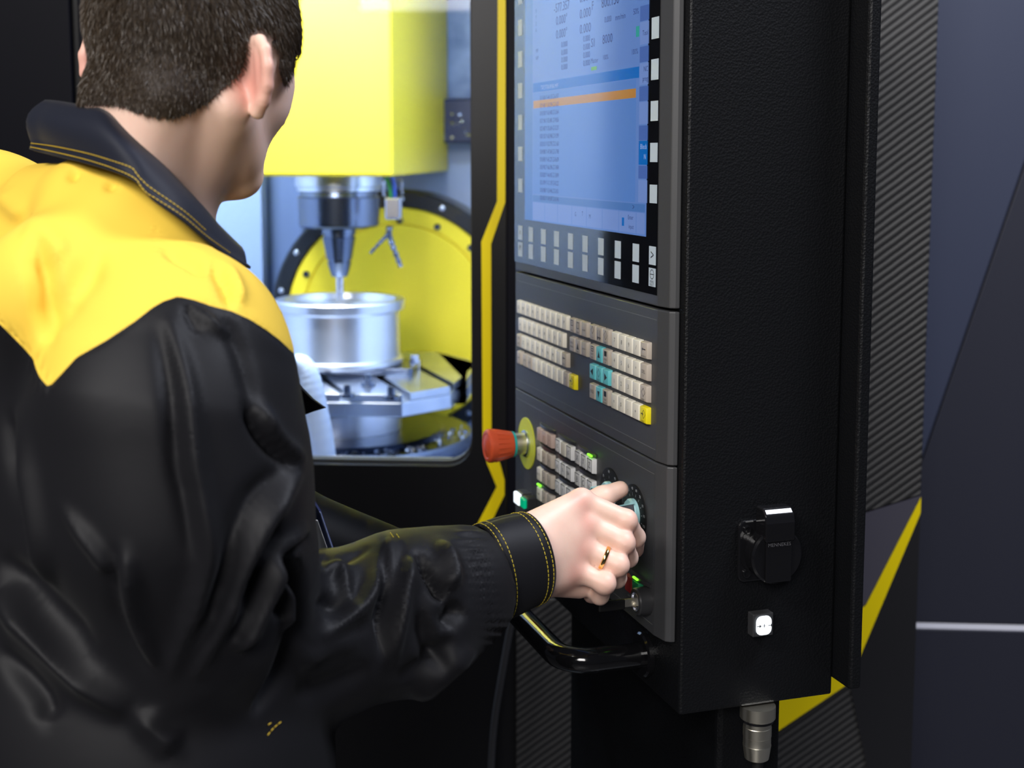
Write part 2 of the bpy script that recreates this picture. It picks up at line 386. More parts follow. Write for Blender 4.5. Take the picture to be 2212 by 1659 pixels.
mb = MB(MF); mb.box(mab(380, 500, -1.0)[0], mab(566, 500, -1.0)[0], wb - .34, mab(560, 400, -1.0)[1] + .5, -1.05, -1.0); mb.build('telescopic_cover', mat('pale_cover_sheet', (0.26, 0.34, 0.52), 0.4), mc, bevel=0.003)
mb = MB(MF); mb.box(mab(566, 500, -1.12)[0], mab(655, 500, -1.12)[0], wb - .34, mab(560, 400, -1.1)[1] + .5, -1.16, -1.12); mb.build('telescopic_cover', mat('blue_cover_sheet', (0.16, 0.23, 0.42), 0.4), mc, bevel=0.003)
mb = MB(MF); mb.box(w0 - .43, q - .021, wb - 0.349, wb - 0.30, BW, -0.055); mb.build('chip_tray', 'tray', mc)
mb = MB(MF); mb.box(w0, w1, wb - .30, wb - .002, -.075, -.055); mb.build('window_sill', 'steel', mc)
# lit LED strips under the roof of the cabin
mb = MB(MF); mb.box(-0.72, -0.16, 1.16, 1.19, -0.18, -0.14); mb.build('led_lamp', 'led_strip', mc)
mb = MB(MF); mb.box(-1.05, -1.01, 0.2, 1.0, -0.34, -0.30); mb.build('led_lamp', 'led_strip', mc)
area('cabin_led_roof', MF.w(-0.44, 1.15, -0.16), MF.w(-0.30, 0.1, -0.78), 0.55, 66, (0.74, 0.86, 1.0), 0.06)
area('cabin_led_side', MF.w(-1.0, 0.6, -0.32), MF.w(-0.25, 0.2, -0.70), 0.05, 18, (0.66, 0.80, 1.0), 0.7)

# trunnion disc with black ring
DC = -0.98
dc = mab(860, 685, DC); rO = (mab(1133, 685, DC)[0] - dc[0]); rI = rO*238/273
tr = thing('trunnion_disc', 'large yellow trunnion disc with a bolted black rim inside the machine', 'disc', MF.w(dc[0], dc[1] - rO, DC))
o = MF.w(*dc, DC)
MB(MF).lathe(o, MC, [(-0.12, rO), (0.018, rO), (0.024, rO - .006), (0.024, rI + .002), (0.008, rI)], 72).build('rim', 'black_ring', tr, smooth=30)
MB(MF).lathe(o, MC, [(0.0, rI - .001), (0.016, rI - .001), (0.018, rI - .004), (0.018, rI*.86), (0.013, rI*.855), (0.013, rI*.845), (0.018, rI*.84), (0.018, .02), (0.018, 0.001)], 72).build('face_plate', 'yellow_paint', tr, smooth=30)
bolt = None
for k, (bx, by) in enumerate([(945, 490), (1017, 535), (662, 592), (864, 476), (1075, 612), (1092, 700), (632, 690)]):
    a, b = mab(bx, by, DC + .018)
    p = MF.w(a, b, DC + .018)
    MB(MF).lathe(p, MC, [(-0.002, .0075), (0.006, .0075), (0.007, .0065), (0.007, .003), (0.003, .0028)], 14).build('bolt', 'dark_steel', tr, smooth=30)
for t in range(0, 360, 20):
    p = o + (MX*math.cos(math.radians(t + 7)) + Zv*math.sin(math.radians(t + 7)))*(rO + rI)/2 + MC*.024
    MB(MF).lathe(p, MC, [(-0.002, .006), (0.003, .006), (0.004, .004)], 10).build('screw', 'steel', tr, smooth=30)

# tilting table
TC = -0.62
ctr = mab(737, 800, TC); zt = ctr[1]
rt = thing('machine_table', 'slotted octagonal steel work table on a round base inside the machine', 'table', MF.w(ctr[0], wb - .30, TC))
def tw(x, y):   # pixel on the table top plane -> (a, c)
    Q = onplane(x, y, MF.w(0, zt, 0), Zv); return float(np.dot(Q - MO, MX)), float(np.dot(Q - MO, MC))
fr_ = tw(868, 852); ch = tw(974, 834); rg = tw(1026, 790)
ca = ctr[0]; hl = 2*ca
poly = [fr_, ch, rg, (rg[0], 2*TC - rg[1]), (ch[0], 2*TC - ch[1]), (fr_[0], 2*TC - fr_[1])]
polyL = [(hl - a, c) for a, c in poly[::-1]]
poly = poly + polyL
slots_a = [ca - .17, ca - .085, ca, ca + .085]
def octo(b0, b1): return MB(MF).prism_b(poly[::-1], b0, b1)
tt = octo(zt - .044, zt - .016).build('table_top', 'steel', rt, bevel=0.002)
# the slabs between the T-slots (slots run away from the viewer at a slant)
yaw = math.radians(-24)
def clip(poly, n, d):
    out = []
    for i in range(len(poly)):
        p, r = poly[i], poly[(i+1) % len(poly)]
        sp, sr = p[0]*n[0] + p[1]*n[1] - d, r[0]*n[0] + r[1]*n[1] - d
        if sp >= 0: out.append(p)
        if sp*sr < 0:
            t = sp/(sp - sr); out.append((p[0] + (r[0]-p[0])*t, p[1] + (r[1]-p[1])*t))
    return out
nx = (math.cos(yaw), math.sin(yaw)); base = ca*nx[0] + TC*nx[1]
cuts = [-.5, -.165, -.055, .055, .165, .5]
for i in range(5):
    pp = clip(clip(poly, nx, base + cuts[i] + .008), (-nx[0], -nx[1]), -(base + cuts[i+1] - .008))
    if len(pp) > 2: MB(MF).prism_b(pp[::-1], zt - .0155, zt).build('table_slab', 'steel', rt, bevel=0.0015)
o = MF.w(ca, 0, TC) - Zv*0
def vax(b, prof, n=48): return MB(MF).lathe(MF.w(ca, b, TC), Zv, prof, n)
vax(zt - .12, [(0, .125), (.045, .125), (.05, .12), (.0755, .12)]).build('table_neck', 'alu', rt, smooth=30)
vax(zt - .165, [(0, .27), (.03, .275), (.036, .27), (.036, .22), (.0445, .21)], 64).build('rotary_base', 'dark_steel', rt, smooth=30)
vax(wb - .2995, [(0, .30), (zt - .17 - wb + .2995, .30), (zt - .166 - wb + .2995, .29)], 64).build('base_drum', 'tray', rt, smooth=30)
# dark fixture plates under the ring and T-slot studs
mb = MB(MF); a, c = tw(780, 800)
mb.prism_b(rrect(ca - .05, ca + .16, TC - .08, TC + .07, .01)[::-1], zt + .0005, zt + .016)
fx = mb.build('fixture_plate', 'dark_steel', rt, bevel=0.002)
for x, y in [(795, 833), (845, 862), (750, 858)]:
    a, c = tw(x, y)
    MB(MF).lathe(MF.w(a, zt + .0005, c), Zv, [(0, .014), (.006, .014), (.007, .007), (.022, .007), (.023, .005)], 16).build('stud', 'dark_steel', rt, smooth=30)
for x, y in [(896, 797), (672, 818)]:
    a, c = tw(x, y)
    MB(MF).lathe(MF.w(a, zt + .0005, c), Zv, [(0, .012), (.02, .012), (.022, .009), (.03, .009)], 6).build('clamp_nut', 'silver', rt)

# turned aluminium ring being milled
wz = zt + .0165
ring_h = mab(737, 645, TC)[1] - wz
Rf = (mab(876, 645, TC)[0] - mab(737, 645, TC)[0])
prof = [(0, Rf*.93), (.004, Rf*.96), (.012, Rf*.96), (.016, Rf*.915), (ring_h - .026, Rf*.905), (ring_h - .020, Rf*.985), (ring_h - .003, Rf), (ring_h, Rf*.985), (ring_h, Rf*.86), (ring_h - .012, Rf*.84), (ring_h - .014, Rf*.5), (ring_h - .05, Rf*.48), (ring_h - .052, .002)]
wk = MB(MF).lathe(MF.w(ca, wz, TC), Zv, prof, 96).build('aluminium_ring', 'alu', smooth=25)
tag(wk, 'shiny turned aluminium ring clamped on the steel work table', 'workpiece')

# spindle head with tool
HC = -0.44
hb = mab(700, 381, HC)[1]; hr = mab(848, 300, HC)[0]; hl_ = mab(500, 300, HC)[0]
sh = thing('spindle_head', 'big yellow spindle head with steel tool holder and coolant nozzles', 'spindle', MF.w(ca, hb, TC))
mb = MB(MF); mb.box(hl_, hr, hb, IT - .01, BW + .02, HC); mb.build('head_cover', 'yellow_paint', sh, bevel=0.006)
def sp(prof, name, m, n=48): return MB(MF).lathe(MF.w(ca, 0, TC), Zv, prof, n).build(name, m, sh, smooth=28)
def py(y): return mab(737, y, TC)[1]
k = 1/(F/(np.linalg.norm((MF.w(ca, 0, TC) - CAM)[:2])))
sp([(hb - .0005, 92*k), (py(402), 92*k), (py(404), 88*k), (py(412), 88*k)][::-1], 'nose_flange', 'steel')
sp([(py(412.5), 82*k), (py(424), 84*k), (py(426), 88*k), (py(486), 86*k), (py(491), 80*k), (py(491.5), 40*k)][::-1], 'spindle_nose', 'dark_steel')
sp([(py(492), 36*k), (py(505), 36*k), (py(506), 33*k), (py(512), 33*k), (py(513), 36*k), (py(520), 34*k), (py(560), 27*k), (py(561), 24*k), (py(565), 24*k), (py(566), 26*k), (py(585), 21*k), (py(597), 17*k)][::-1], 'tool_holder', 'dark_steel')
sp([(py(597.5), 8*k), (py(650), 8*k), (py(652), 6*k)][::-1], 'cutter', 'silver', 16)
NC = -0.50
def mw(x, y, c): return MF.w(*mab(x, y, c), c)
mb = MB(MF); a0, b0 = mab(826, 486, NC); a1, b1 = mab(866, 384, NC); mb.box(a0, a1, b0 + .055, b1 - .004, NC - .03, NC); mb.build('nozzle_block', 'clear', sh, bevel=0.003)
mb = MB(MF); mb.box(a0 + .004, a1 - .002, b0 + .01, b0 + .054, NC - .028, NC - .002); mb.build('nozzle_fitting', 'silver', sh, bevel=0.004)
for x0, x1, m in [(835, 846, 'green_hose'), (846, 852, 'blue_hose')]:
    MB(MF).tube(spline([mw(x0, 384, NC - .012), mw((x0 + x1)/2 + 2, 405, NC - .012), mw(x1, 438, NC - .012)], 6), .0042, 8).build('hose', m, sh, smooth=60)
for pts, r in [([(840, 488), (838, 505), (820, 525), (800, 547)], .0045), ([(842, 488), (841, 508), (852, 540), (866, 577)], .0065)]:
    pp = spline([mw(x, y, NC - .01) for x, y in pts], 8)
    rr = [r*(1 + .25*math.sin(i*2.2))*(1 - .35*i/len(pp)) for i in range(len(pp))]
    MB(MF).tube(pp, rr, 10).build('coolant_nozzle', 'dark_steel', sh, smooth=40)

# pale corrugated hose standing just inside the door
hp = spline([mw(618, 830, -.14), mw(640, 785, -.14), mw(662, 800, -.14), mw(676, 860, -.14), mw(692, 940, -.14), mw(706, 1050, -.14), mw(715, 1180, -.14), mw(715, 1290, -.14)], 14)
hr2 = [(.010 + .012*min(1, i/40))*(1 + .012*math.sin(i*1.9)) for i in range(len(hp))]
tag(MB(MF).tube(hp, hr2, 16).build('coolant_hose', 'hose_white', smooth=60), 'pale bluish white flexible hose inside the lit door window', 'hose')

# swarf on ledge and rotary base: uncountable bright chips
def chips(name, spots, label):
    V = []; Fc = []
    for p in spots:
        n = len(V); s = random.uniform(.002, .006)
        for _ in range(4): V.append(np.array(p) + np.random.uniform(-1, 1, 3)*s)
        Fc += [(n, n+1, n+2), (n, n+2, n+3), (n, n+3, n+1), (n+1, n+3, n+2)]
    o = mesh_obj(name, V, Fc, 'chip'); o['kind'] = 'stuff'; tag(o, label, 'swarf'); return o
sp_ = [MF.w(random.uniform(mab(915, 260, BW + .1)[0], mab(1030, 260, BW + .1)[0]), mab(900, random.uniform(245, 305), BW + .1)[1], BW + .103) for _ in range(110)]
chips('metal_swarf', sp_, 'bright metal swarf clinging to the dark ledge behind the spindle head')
sp_ = []
for _ in range(260):
    t = random.uniform(math.pi*0.95, math.pi*2.05); r = random.uniform(.222, .268)
    sp_.append(MF.w(ca + r*math.cos(t), zt - .165 + .039, TC - r*math.sin(t)))
chips('metal_swarf', sp_, 'bright metal swarf scattered round the base of the work table')

# grey cable hanging in front of the machine
cb = tag(MB(MF).tube(spline([mw(1125, 1240, .09), mw(1112, 1310, .09), mw(1098, 1380, .085), mw(1082, 1470, .085), mw(1068, 1560, .085), mw(1061, 1659, .085), mw(1058, 1800, .085), mw(1058, 1900, .085)] + [MF.w(mab(1058, 1900, .085)[0], FLOOR_B + .006, .085)], 8), .0055, 10).build('grey_cable', 'grey_cable', smooth=60), 'slim grey cable hanging in front of the machine below the black grab handle', 'cable')

# ================================================================ CONTROL PENDANT HOUSING
mm = 0.001
TOPV = 0.66
ph = thing('control_pendant', 'tall black textured control pendant on a black pedestal post', 'control pendant', (*PF.w(-.22, 0, -.11)[:2], 0.0))
fz = -PO[2]
mb = MB(PF); mb.box(-.505, .035, -.253, TOPV, -.190, -.0135); mb.build('housing', 'pendant', ph, bevel=0.003)
mb = MB(PF); mb.box(-.535, .067, -.236, TOPV + .01, -.2045, -.1905); mb.build('rear_flange', 'pendant', ph, bevel=0.003)
mb = MB(PF); mb.box(-.480, -.12, -.215, TOPV, -.27, -.205); mb.build('rear_cover', 'pendant', ph, bevel=0.004)
mb = MB(PF); mb.box(-.448, 0.0, fz + .02, -.2535, -.150, -.075); mb.build('post', 'pendant', ph, bevel=0.006, seg=3)
mb = MB(PF); mb.box(-.50, .05, fz, fz + .0195, -.22, -.0); mb.build('foot_plate', 'pendant', ph, bevel=0.003)
# grab handle
hv = -.219; h0 = -.050; h1 = -.44; ho = .078
hp = [PF.w(h0, hv, -.013), PF.w(h0, hv, .045)]
for i in range(9):
    t = math.radians(90*i/8); hp.append(PF.w(h0 - .035*(1 - math.cos(t)), hv, .043 + .035*math.sin(t)))
for i in range(9):
    t = math.radians(90*i/8); hp.append(PF.w(h1 + .035*(1 - math.sin(t)), hv, .043 + .035*math.cos(t)))
hp += [PF.w(h1, hv, -.013)]
hd = MB(PF).tube(hp, .0135, 20).build('grab_handle', 'gloss_black', ph, smooth=60, label='glossy black tubular grab handle')
for u in (h0, h1):
    MB(PF).lathe(PF.w(u, hv, -.0134), PN, [(0, .024), (.005, .024), (.007, .022), (.007, .0142)], 28).build('handle_flange', 'gloss_black', hd, smooth=30)
# side fittings (frame on the pendant's side wall: a = away from operator, b = up, c = out)
SF = Frame(PF.w(.035, 0, 0), -PN, Zv, PU)
def sab(x, y, off=0.0):
    Pp = PF.w(.035 + off, 0, 0); Q = onplane(x, y, Pp, PU); return float(np.dot(Q - SF.o, -PN)), float(Q[2] - PO[2])
sk = thing('side_socket', 'glossy black round-lid power socket on the pendant side', 'socket', SF.w(.107, -.118, 0))
a0, b1 = sab(1592, 1124); a1, b0 = sab(1711, 1243)
MB(SF).prism(rrect(a0, a1, b0, b1, .007), 0.0002, .005).build('flange', 'gloss_black', sk, bevel=0.0015)
ac, bc = sab(1668, 1196, .012); rl = .0275
MB(SF).lathe(SF.w(ac, bc, .0052), PU, [(0, rl), (.012, rl)], 48).build('body', 'gloss_black', sk, smooth=30)
lid = MB(SF).lathe(SF.w(ac, bc, .0175), PU, [(0, rl + .0005), (.004, rl + .001), (.006, rl - .001), (.0062, .002)], 56).build('lid', 'gloss_black', sk, smooth=30)
MB(SF).prism(rrect(ac - .0145, ac + .0145, bc - rl*.93, bc + rl*.9, .002), .0238, .0262).build('lid_rib', 'gloss_black', lid, bevel=0.001)
hz = MB(SF)
pf = [(.006, bc + .050), (.020, bc + .050), (.0265, bc + .044), (.0285, bc + .036), (.0285, bc + .017), (.006, bc + .017)]
n = len(pf); P = [SF.w(ac + s*.0165, b, c) for s in (-1, 1) for c, b in pf]
hz.add(P, [tuple(range(n)), tuple(range(n, 2*n))[::-1]] + [(i + n, (i+1) % n + n, (i+1) % n, i) for i in range(n)])
hn = hz.build('hinge', 'gloss_black', sk, bevel=0.002, seg=3)
tx = MB(SF); text_into(tx, 'MENNEKES', .0052, ac, bc + .0135, .0265); tx.build('moulded_lettering', mat('lettering_grey', (0.10, 0.10, 0.11), 0.3), lid)
for a in (a0 + .009, a1 - .009):
    for b in (b0 + .009, b1 - .009):
        MB(SF).lathe(SF.w(a, b, .0051), PU, [(0, .0045), (.0018, .0045), (.002, .003), (.001, .0028)], 16).build('screw', 'gloss_black', sk, smooth=30)
# lit push button
a0, b1 = sab(1627, 1328, .012); a1, b0 = sab(1670, 1372, .012)
lb = thing('lit_push_button', 'square push button glowing white below the pendant socket', 'button', SF.w((a0 + a1)/2, b0, 0))
MB(SF).box(a0, a1, b0, b1, .0002, .012).build('bezel', 'hood', lb, bevel=0.001)
ln = MB(SF).prism(rrect(a0 + .003, a1 - .003, b0 + .002, b1 - .002, .006), .0122, .0145).build('lens', 'lamp_white', lb, bevel=0.0008)
am, bm_ = (a0 + a1)/2, (b0 + b1)/2
mb = MB(SF)
for s in (-1, 1):
    mb.box(am + s*.0065 - .002, am + s*.0065 + .002, bm_ - .0003, bm_ + .0003, .0146, .0148)
    mb.prism([(am + s*.0065 + .0010, bm_ + .0016), (am + s*.0065 + .0032, bm_), (am + s*.0065 + .0010, bm_ - .0016)], .0146, .0148)
mb.box(am - .0004, am + .0002, bm_ - .0018, bm_ + .0018, .0146, .0148); mb.box(am - .0009, am + .0009, bm_ - .0003, bm_ + .0003, .01462, .0148)
mb.build('arrow_marks', 'grey_cable', ln)
# round plug connector under the pendant
pq = onplane(1637, 1522, PF.w(0, -.254, 0), Zv)
cn = thing('cable_connector', 'nickel round plug connector hanging under the pendant', 'connector', pq - Zv*.11)
def cy(y): return float(onplane(1637, y, pq, np.array([0, 1.0, 0]))[2] - pq[2])
r = .0175
MB(SF).lathe(pq, -Zv, [(.0002, r*1.05), (-cy(1548), r*1.05), (-cy(1550), r*1.0)], 28).build('knurled_nut', 'brass', cn, smooth=20)
MB(SF).lathe(pq, -Zv, [(-cy(1550.5), r*.95), (-cy(1556), r*.95)], 28).build('black_collar', 'gloss_black', cn, smooth=30)
MB(SF).lathe(pq, -Zv, [(-cy(1556.5), r*.82), (-cy(1567), r*.82), (-cy(1568), r*.84), (-cy(1588), r*.84), (-cy(1589), r*.82), (-cy(1605), r*.82), (-cy(1607), r*.84), (-cy(1636), r*.72), (-cy(1639), r*.6)], 28).build('shell', 'brass', cn, smooth=25)
MB(SF).box(0, 0, 0, 0, 0, 0)
MB(SF).tube(spline([pq + Zv*cy(1638.5), pq + Zv*cy(1700), pq + Zv*(-.35) + PN*.02, np.array([*(pq + PN*.04)[:2], .03])], 8), .006, 10).build('cable', 'recess', cn, smooth=60)

# ================================================================ SCREEN UNIT, KEYBOARD UNIT, MACHINE CONTROL UNIT
UL, UR = -.4675, 0.0
prof = [(UL - .004, -.0130), (UL - .003, -.006), (UL + .006, 0), (UR, 0), (.020, -.0035), (.0235, -.0085), (.0245, -.0130)]
def unit(name, label, v0, v1, cat):
    t = thing(name, label, cat, PF.w(-.22, v0, -.006))
    MB(PF).prism_b(prof, v0, v1).build('faceplate', 'bezel', t, bevel=0.0012)
    return t
def hline(t, u0, u1, v, vert=None):
    MB(PF).box(u0, u1, v - .0003, v + .0003, -.0002, .00012).build('scored_line', 'bezel_line', t)
su = unit('screen_unit', 'dark grey operator screen unit with a blue lit display', .1615, .62, 'control screen')
ku = unit('keyboard_unit', 'dark grey keyboard panel with ivory keys under the screen', .0035, .1583, 'keyboard')
mu = unit('machine_control_unit', 'dark grey control panel with red stop button and dials', -.1795, .0018, 'control panel')
hline(ku, -.455, -.002, .1475); hline(ku, -.455, -.002, .0150)
hline(mu, -.455, -.003, -.0105); hline(mu, -.455, -.003, -.1690)
MB(PF).box(-.0033, -.0027, -.169, -.0105, -.0002, .00012).build('scored_line', 'bezel', mu)

# --- glass, display and soft keys
gl = MB(PF).box(-.4635, -.0020, .1725, .600, -.001, .0006).build('front_glass', 'screen_glass', su)
du0, dv0 = puv(1134, 475.5, .0007); du1, _ = puv(1395.5, 509.5, .0007); dv0 = (dv0 + puv(1395.5, 509.5, .0007)[1])/2
dv1 = .585; c0, c1 = .0007, .0009
ds = MB(PF).box(du0, du1, dv0, dv1, c0, c1).build('display', 'scr_base', su)
LYR = [.00095]
def srect(x0, y0, x1, y1, m, name='screen_field'):   # pixel corners: left edge point, right edge point
    LYR[0] += .000004
    ua, va = puv(x0, y0, LYR[0]); ub, vb = puv(x1, y1, LYR[0])
    return MB(PF).box(ua, ub, va, vb, LYR[0] - .00001, LYR[0]).build(name, m, ds)
def uvx(x): return puv(x, 300, .001)[0]
def vat(x, y): return puv(x, y, .001)[1]
def sfield(xa, xb, v0, v1, m, name='screen_field'):
    LYR[0] += .000004
    return MB(PF).box(uvx(xa), uvx(xb), v0, v1, LYR[0] - .00001, LYR[0]).build(name, m, ds)
# left inner margin (darker strip), list area, band, highlighted row, bottom bars, side soft-key column
sfield(1134, 1150, dv0, dv1, 'scr_mid')
vb1, vb0 = vat(1378.9, 143.7), vat(1378.9, 168)
sfield(1151, 1379, vb0, vb1, 'scr_band', 'title_band')
vl0 = vat(1373, 430)
sfield(1151, 1373, vat(1373, 437), vb0 - .001, 'scr_list', 'program_list')
vo1, vo0 = vat(1373, 191), vat(1373, 211)
sfield(1152, 1372.5, vo0, vo1, 'scr_orange', 'highlighted_row')
sfield(1151, 1395, vat(1373, 457), vat(1373, 440), 'scr_mid', 'status_bar')
bx = [1151, 1177, 1205, 1236, 1268, 1302, 1338, 1376, 1395]
vk0, vk1 = dv0 + .002, vat(1373, 459)
for i in range(8): sfield(bx[i] + .6, bx[i+1] - .6, vk0, vk1, 'scr_pale', 'screen_key')
# right column cells
ys = [(-30, 12, 'scr_base'), (12, 45, 'scr_key'), (47, 96, 'scr_pale'), (100, 134, 'scr_key'), (136, 183, 'scr_pale'), (186, 218, 'scr_key'), (220, 268, 'scr_pale'), (271, 303, 'scr_key'), (304, 356, 'scr_band'), (358, 386, 'scr_key'), (389, 438, 'scr_pale')]
for y0, y1, m in ys: sfield(1380, 1399, vat(1390, y1), vat(1390, y0), m, 'screen_key')
sfield(1371.5, 1378.5, vat(1375, 80), vat(1375, 57), 'scr_green', 'screen_icon')
sfield(1276, 1288, vat(1282, 152), vat(1282, 144), 'scr_lime', 'screen_icon')
sfield(1345, 1350, vat(1347, 488), vat(1347, 470), 'scr_band', 'screen_icon')
def stext(t, x, y, h, sx=1.0, m='scr_text', left=False):
    LYR[0] += .000002
    u, v = puv(x, y, LYR[0]); mb = MB(PF); text_into(mb, t, h, u, v, LYR[0] + .00001, sx, left)
    if mb.v: mb.build('screen_text', m, ds)
for y, t in [(-22, '0.000'), (15, '-577.357'), (43, '0.000°'), (73, '0.000°')]: stext(t, 1213, y, .0150, 1.0)
for y in (96, 113, 129, 145): stext('0.000', 1219, y, .0092, 1.05)
for y in (-6, 29, 62): stext('0.000', 1264, y, .0150, 1.05)
for y in (83.5, 101.5, 119, 136.5): stext('0.000', 1267, y, .0096, 1.0)
for i, y in enumerate((24, 38, 52, 66)): stext('XYZA'[i], 1158, y, .0065)
stext('MP', 1160, 110, .007); stext('WP', 1160, 126, .007)
stext('F', 1280, 13, .0135); stext('800.150', 1318, 3, .0150, 1.05); stext('0.000', 1313, 42, .0090); stext('mm/min', 1340, 36, .0085)
stext('50%', 1374, 25, .0085); stext('S1', 1281, 93, .0135); stext('8000', 1312, 84.5, .0140, 1.05)
stext('Master', 1284, 131, .0080); stext('100%', 1308, 124, .0075); stext('100%', 1371, 112, .0080)
stext('Tool', 1394, 71, .0075); stext('NC', 1395, 149, .0075); stext('prog', 1394, 170, .0075); stext('Block', 1390, 317, .0075, m='scr_textw'); stext('N', 1393, 339, .0075, m='scr_textw')
stext('ПРОГРАММА.MPF', 1187, 188, .0075, 1.0, 'scr_textw')
rnd = random.Random(3)
for i in range(14):
    y = 210 + (i*17.0 if i < 1 else 17.0*i) - i*.15
    s = 'X%d.%03d Y-%d.%03d Z-%d.%03d' % (rnd.randint(10, 39), rnd.randint(0, 999), rnd.randint(10, 69), rnd.randint(0, 999), rnd.randint(1, 9), rnd.randint(0, 999))
    u, v = puv(1186, y, .001); stext(s, 1186, y, .0078, .82)
stext('>', 1368, 448, .009); stext('Enter', 1362, 470, .0065); stext('input', 1363, 490, .0065)
stext('G', 1243, 463, .007); stext('T', 1258, 462, .007); stext('M', 1274, 468, .007)
# soft keys
def softkey(x0, x1, yt, yb):
    ua, va = puv(x0, yt, .0009); ub, vb = puv(x1, yb, .0009)
    return ua, ub, vb, va
SK = []
for i in range(-1, 6): SK.append((1119.3, 1127.6, 44 + 68.3*i, 76 + 68*i, None))
for i in range(-1, 5):
    xr = 1408 - i*1.1; SK.append((xr, xr + 14.8, 38.6 + 90*i, 38.6 + 90*i + 43.4 - i*.6, None))
z4 = lambda x: 1080 + x/4.365
y4 = lambda y: 300 + y/4.365
X0 = [172, 270, 387, 510, 641, 777, 925, 1082, 1250, 1405]; X1 = [209, 308, 428, 553, 686, 824, 974, 1136, 1308, 1467]
T1 = [815, 830, 849, 868, 888, 909, 932, 956, 983, 1010]; T2 = [972, 990, 1013, 1038, 1063, 1090, 1118, 1150, 1182, 1212]
vr1 = [np.mean([puv(z4(X0[i]), y4(T1[i]), .0009)[1] for i in range(10)]), 0]
SKH = .0186
V1 = float(np.mean([puv(z4(X0[i]), y4(T1[i]), .0009)[1] for i in range(10)])); V2 = float(np.mean([puv(z4(X0[i]), y4(T2[i]), .0009)[1] for i in range(10)]))
def put_softkey(ua, ub, vb, va, leg=None):
    o = MB(PF).box(ua, ub, vb, va, .00062, .0010).build('softkey', 'softkey', su)
    if leg: leg(o, (ua + ub)/2, (va + vb)/2)
def lg_text(t, size, dv=0, sx=1.0):
    def f(o, u, v):
        mb = MB(PF); text_into(mb, t, size, u, v + dv, .00112, sx); mb.build('legend', 'ink', o)
    return f
def lg_oval(o, u, v):
    mb = MB(PF)
    for i in range(24):
        t0, t1 = 2*math.pi*i/24, 2*math.pi*(i+1)/24
        q = [(u + r*math.cos(t), v + .003 + r*1.0*math.sin(t)) for t, r in ((t0, .0050), (t1, .0050), (t1, .0042), (t0, .0042))]
        mb.add([PF.w(a, b, .00112) for a, b in q], [(0, 1, 2, 3)])
    mb.box(u - .0045, u + .0045, v + .0026, v + .0034, .00111, .00112)
    text_into(mb, 'MENU', .0036, u, v - .0045, .00112); text_into(mb, 'SELECT', .0034, u, v - .0075, .00112); mb.build('legend', 'ink', o)
for i in range(10):
    ua, ub = puv(z4(X0[i]), 560, .0009)[0], puv(z4(X1[i]), 560, .0009)[0]
    put_softkey(ua, ub, V1 - SKH, V1, lg_text('^', .014, -.002) if i == 0 else (lg_text('>', .015) if i == 9 else None))
    put_softkey(ua, ub, V2 - SKH, V2, lg_text('M', .010, .002) if i == 0 else (lg_oval if i == 9 else None))
for x0, x1, yt, yb, l in SK:
    ua, ub, vb, va = softkey(x0, x1, yt, yb); put_softkey(ua, ub, vb, va)

# --- keyboard keys: one mesh per cap, shared
KP, KW, KH = .01930, .0178, .0178
def cap_mesh(w, h, d, bev, m, name='key'):
    fr = Frame((0, 0, 0), PU, Zv, PN)
    mb = MB(fr); t = .0007
    P = [fr.w(a*w/2, b*h/2, 0) for b in (-1, 1) for a in (-1, 1)] + [fr.w(a*(w/2 - t), b*(h/2 - t), d) for b in (-1, 1) for a in (-1, 1)]
    V = np.array(P); me = bpy.data.meshes.new(name)
    me.from_pydata([list(map(float, p)) for p in V], [], [(0, 2, 3, 1), (4, 5, 7, 6), (0, 1, 5, 4), (2, 6, 7, 3), (0, 4, 6, 2), (1, 3, 7, 5)]); me.update()
    b = bmesh.new(); b.from_mesh(me)
    es = [e for e in b.edges if sum(np.dot(np.array(v.co), PN) > d*.5 for v in e.verts) >= 1]
    bmesh.ops.bevel(b, geom=es, offset=bev, segments=2, affect='EDGES', profile=.5); b.to_mesh(me); b.free()
    me.materials.append(M[m]); me.shade_smooth(); me.set_sharp_from_angle(angle=math.radians(40)); return me
CAPS = {}
def key(parent, u, v, m, legends=(), w=KW, h=KH, d=.0050, ink='ink', bev=.0009):
    k = (round(w, 4), round(h, 4), d, m)
    if k not in CAPS: CAPS[k] = cap_mesh(w, h, d, bev, m)
    o = link('key', CAPS[k], PF.w(u, v, 0.00005), parent)
    mb = MB(PF); c = d + .00012
    for L in legends:
        if L[0] == 't': text_into(mb, L[1], L[2], u + L[3]*w, v + L[4]*h, c, L[5] if len(L) > 5 else 1)
        elif L[0] == 'p': mb.add([PF.w(u + a*w, v + b*h, c) for a, b in L[1]], [tuple(range(len(L[1])))])
    if mb.v: mb.build('legend', ink, o)
    return o
def T(t, s=.0062, du=0, dv=0, sx=1): return ('t', t, s, du, dv, sx)
def frame_sym(x0, x1, y0, y1, t=.05):
    return [('p', [(x0, y0), (x1, y0), (x1, y0 + t), (x0, y0 + t)]), ('p', [(x0, y1 - t), (x1, y1 - t), (x1, y1), (x0, y1)]), ('p', [(x0, y0), (x0 + t, y0), (x0 + t, y1), (x0, y1)]), ('p', [(x1 - t, y0), (x1, y0), (x1, y1), (x1 - t, y1)])]
def diamond(cx, cy, r, t=.045):
    c = [(cx + r, cy), (cx, cy + r), (cx - r, cy), (cx, cy - r)]; out = []
    for i in range(4):
        p, q = c[i], c[(i+1) % 4]; s = 1 - t/r
        out.append(('p', [p, q, (cx + (q[0]-cx)*s, cy + (q[1]-cy)*s), (cx + (p[0]-cx)*s, cy + (p[1]-cy)*s)]))
    return out
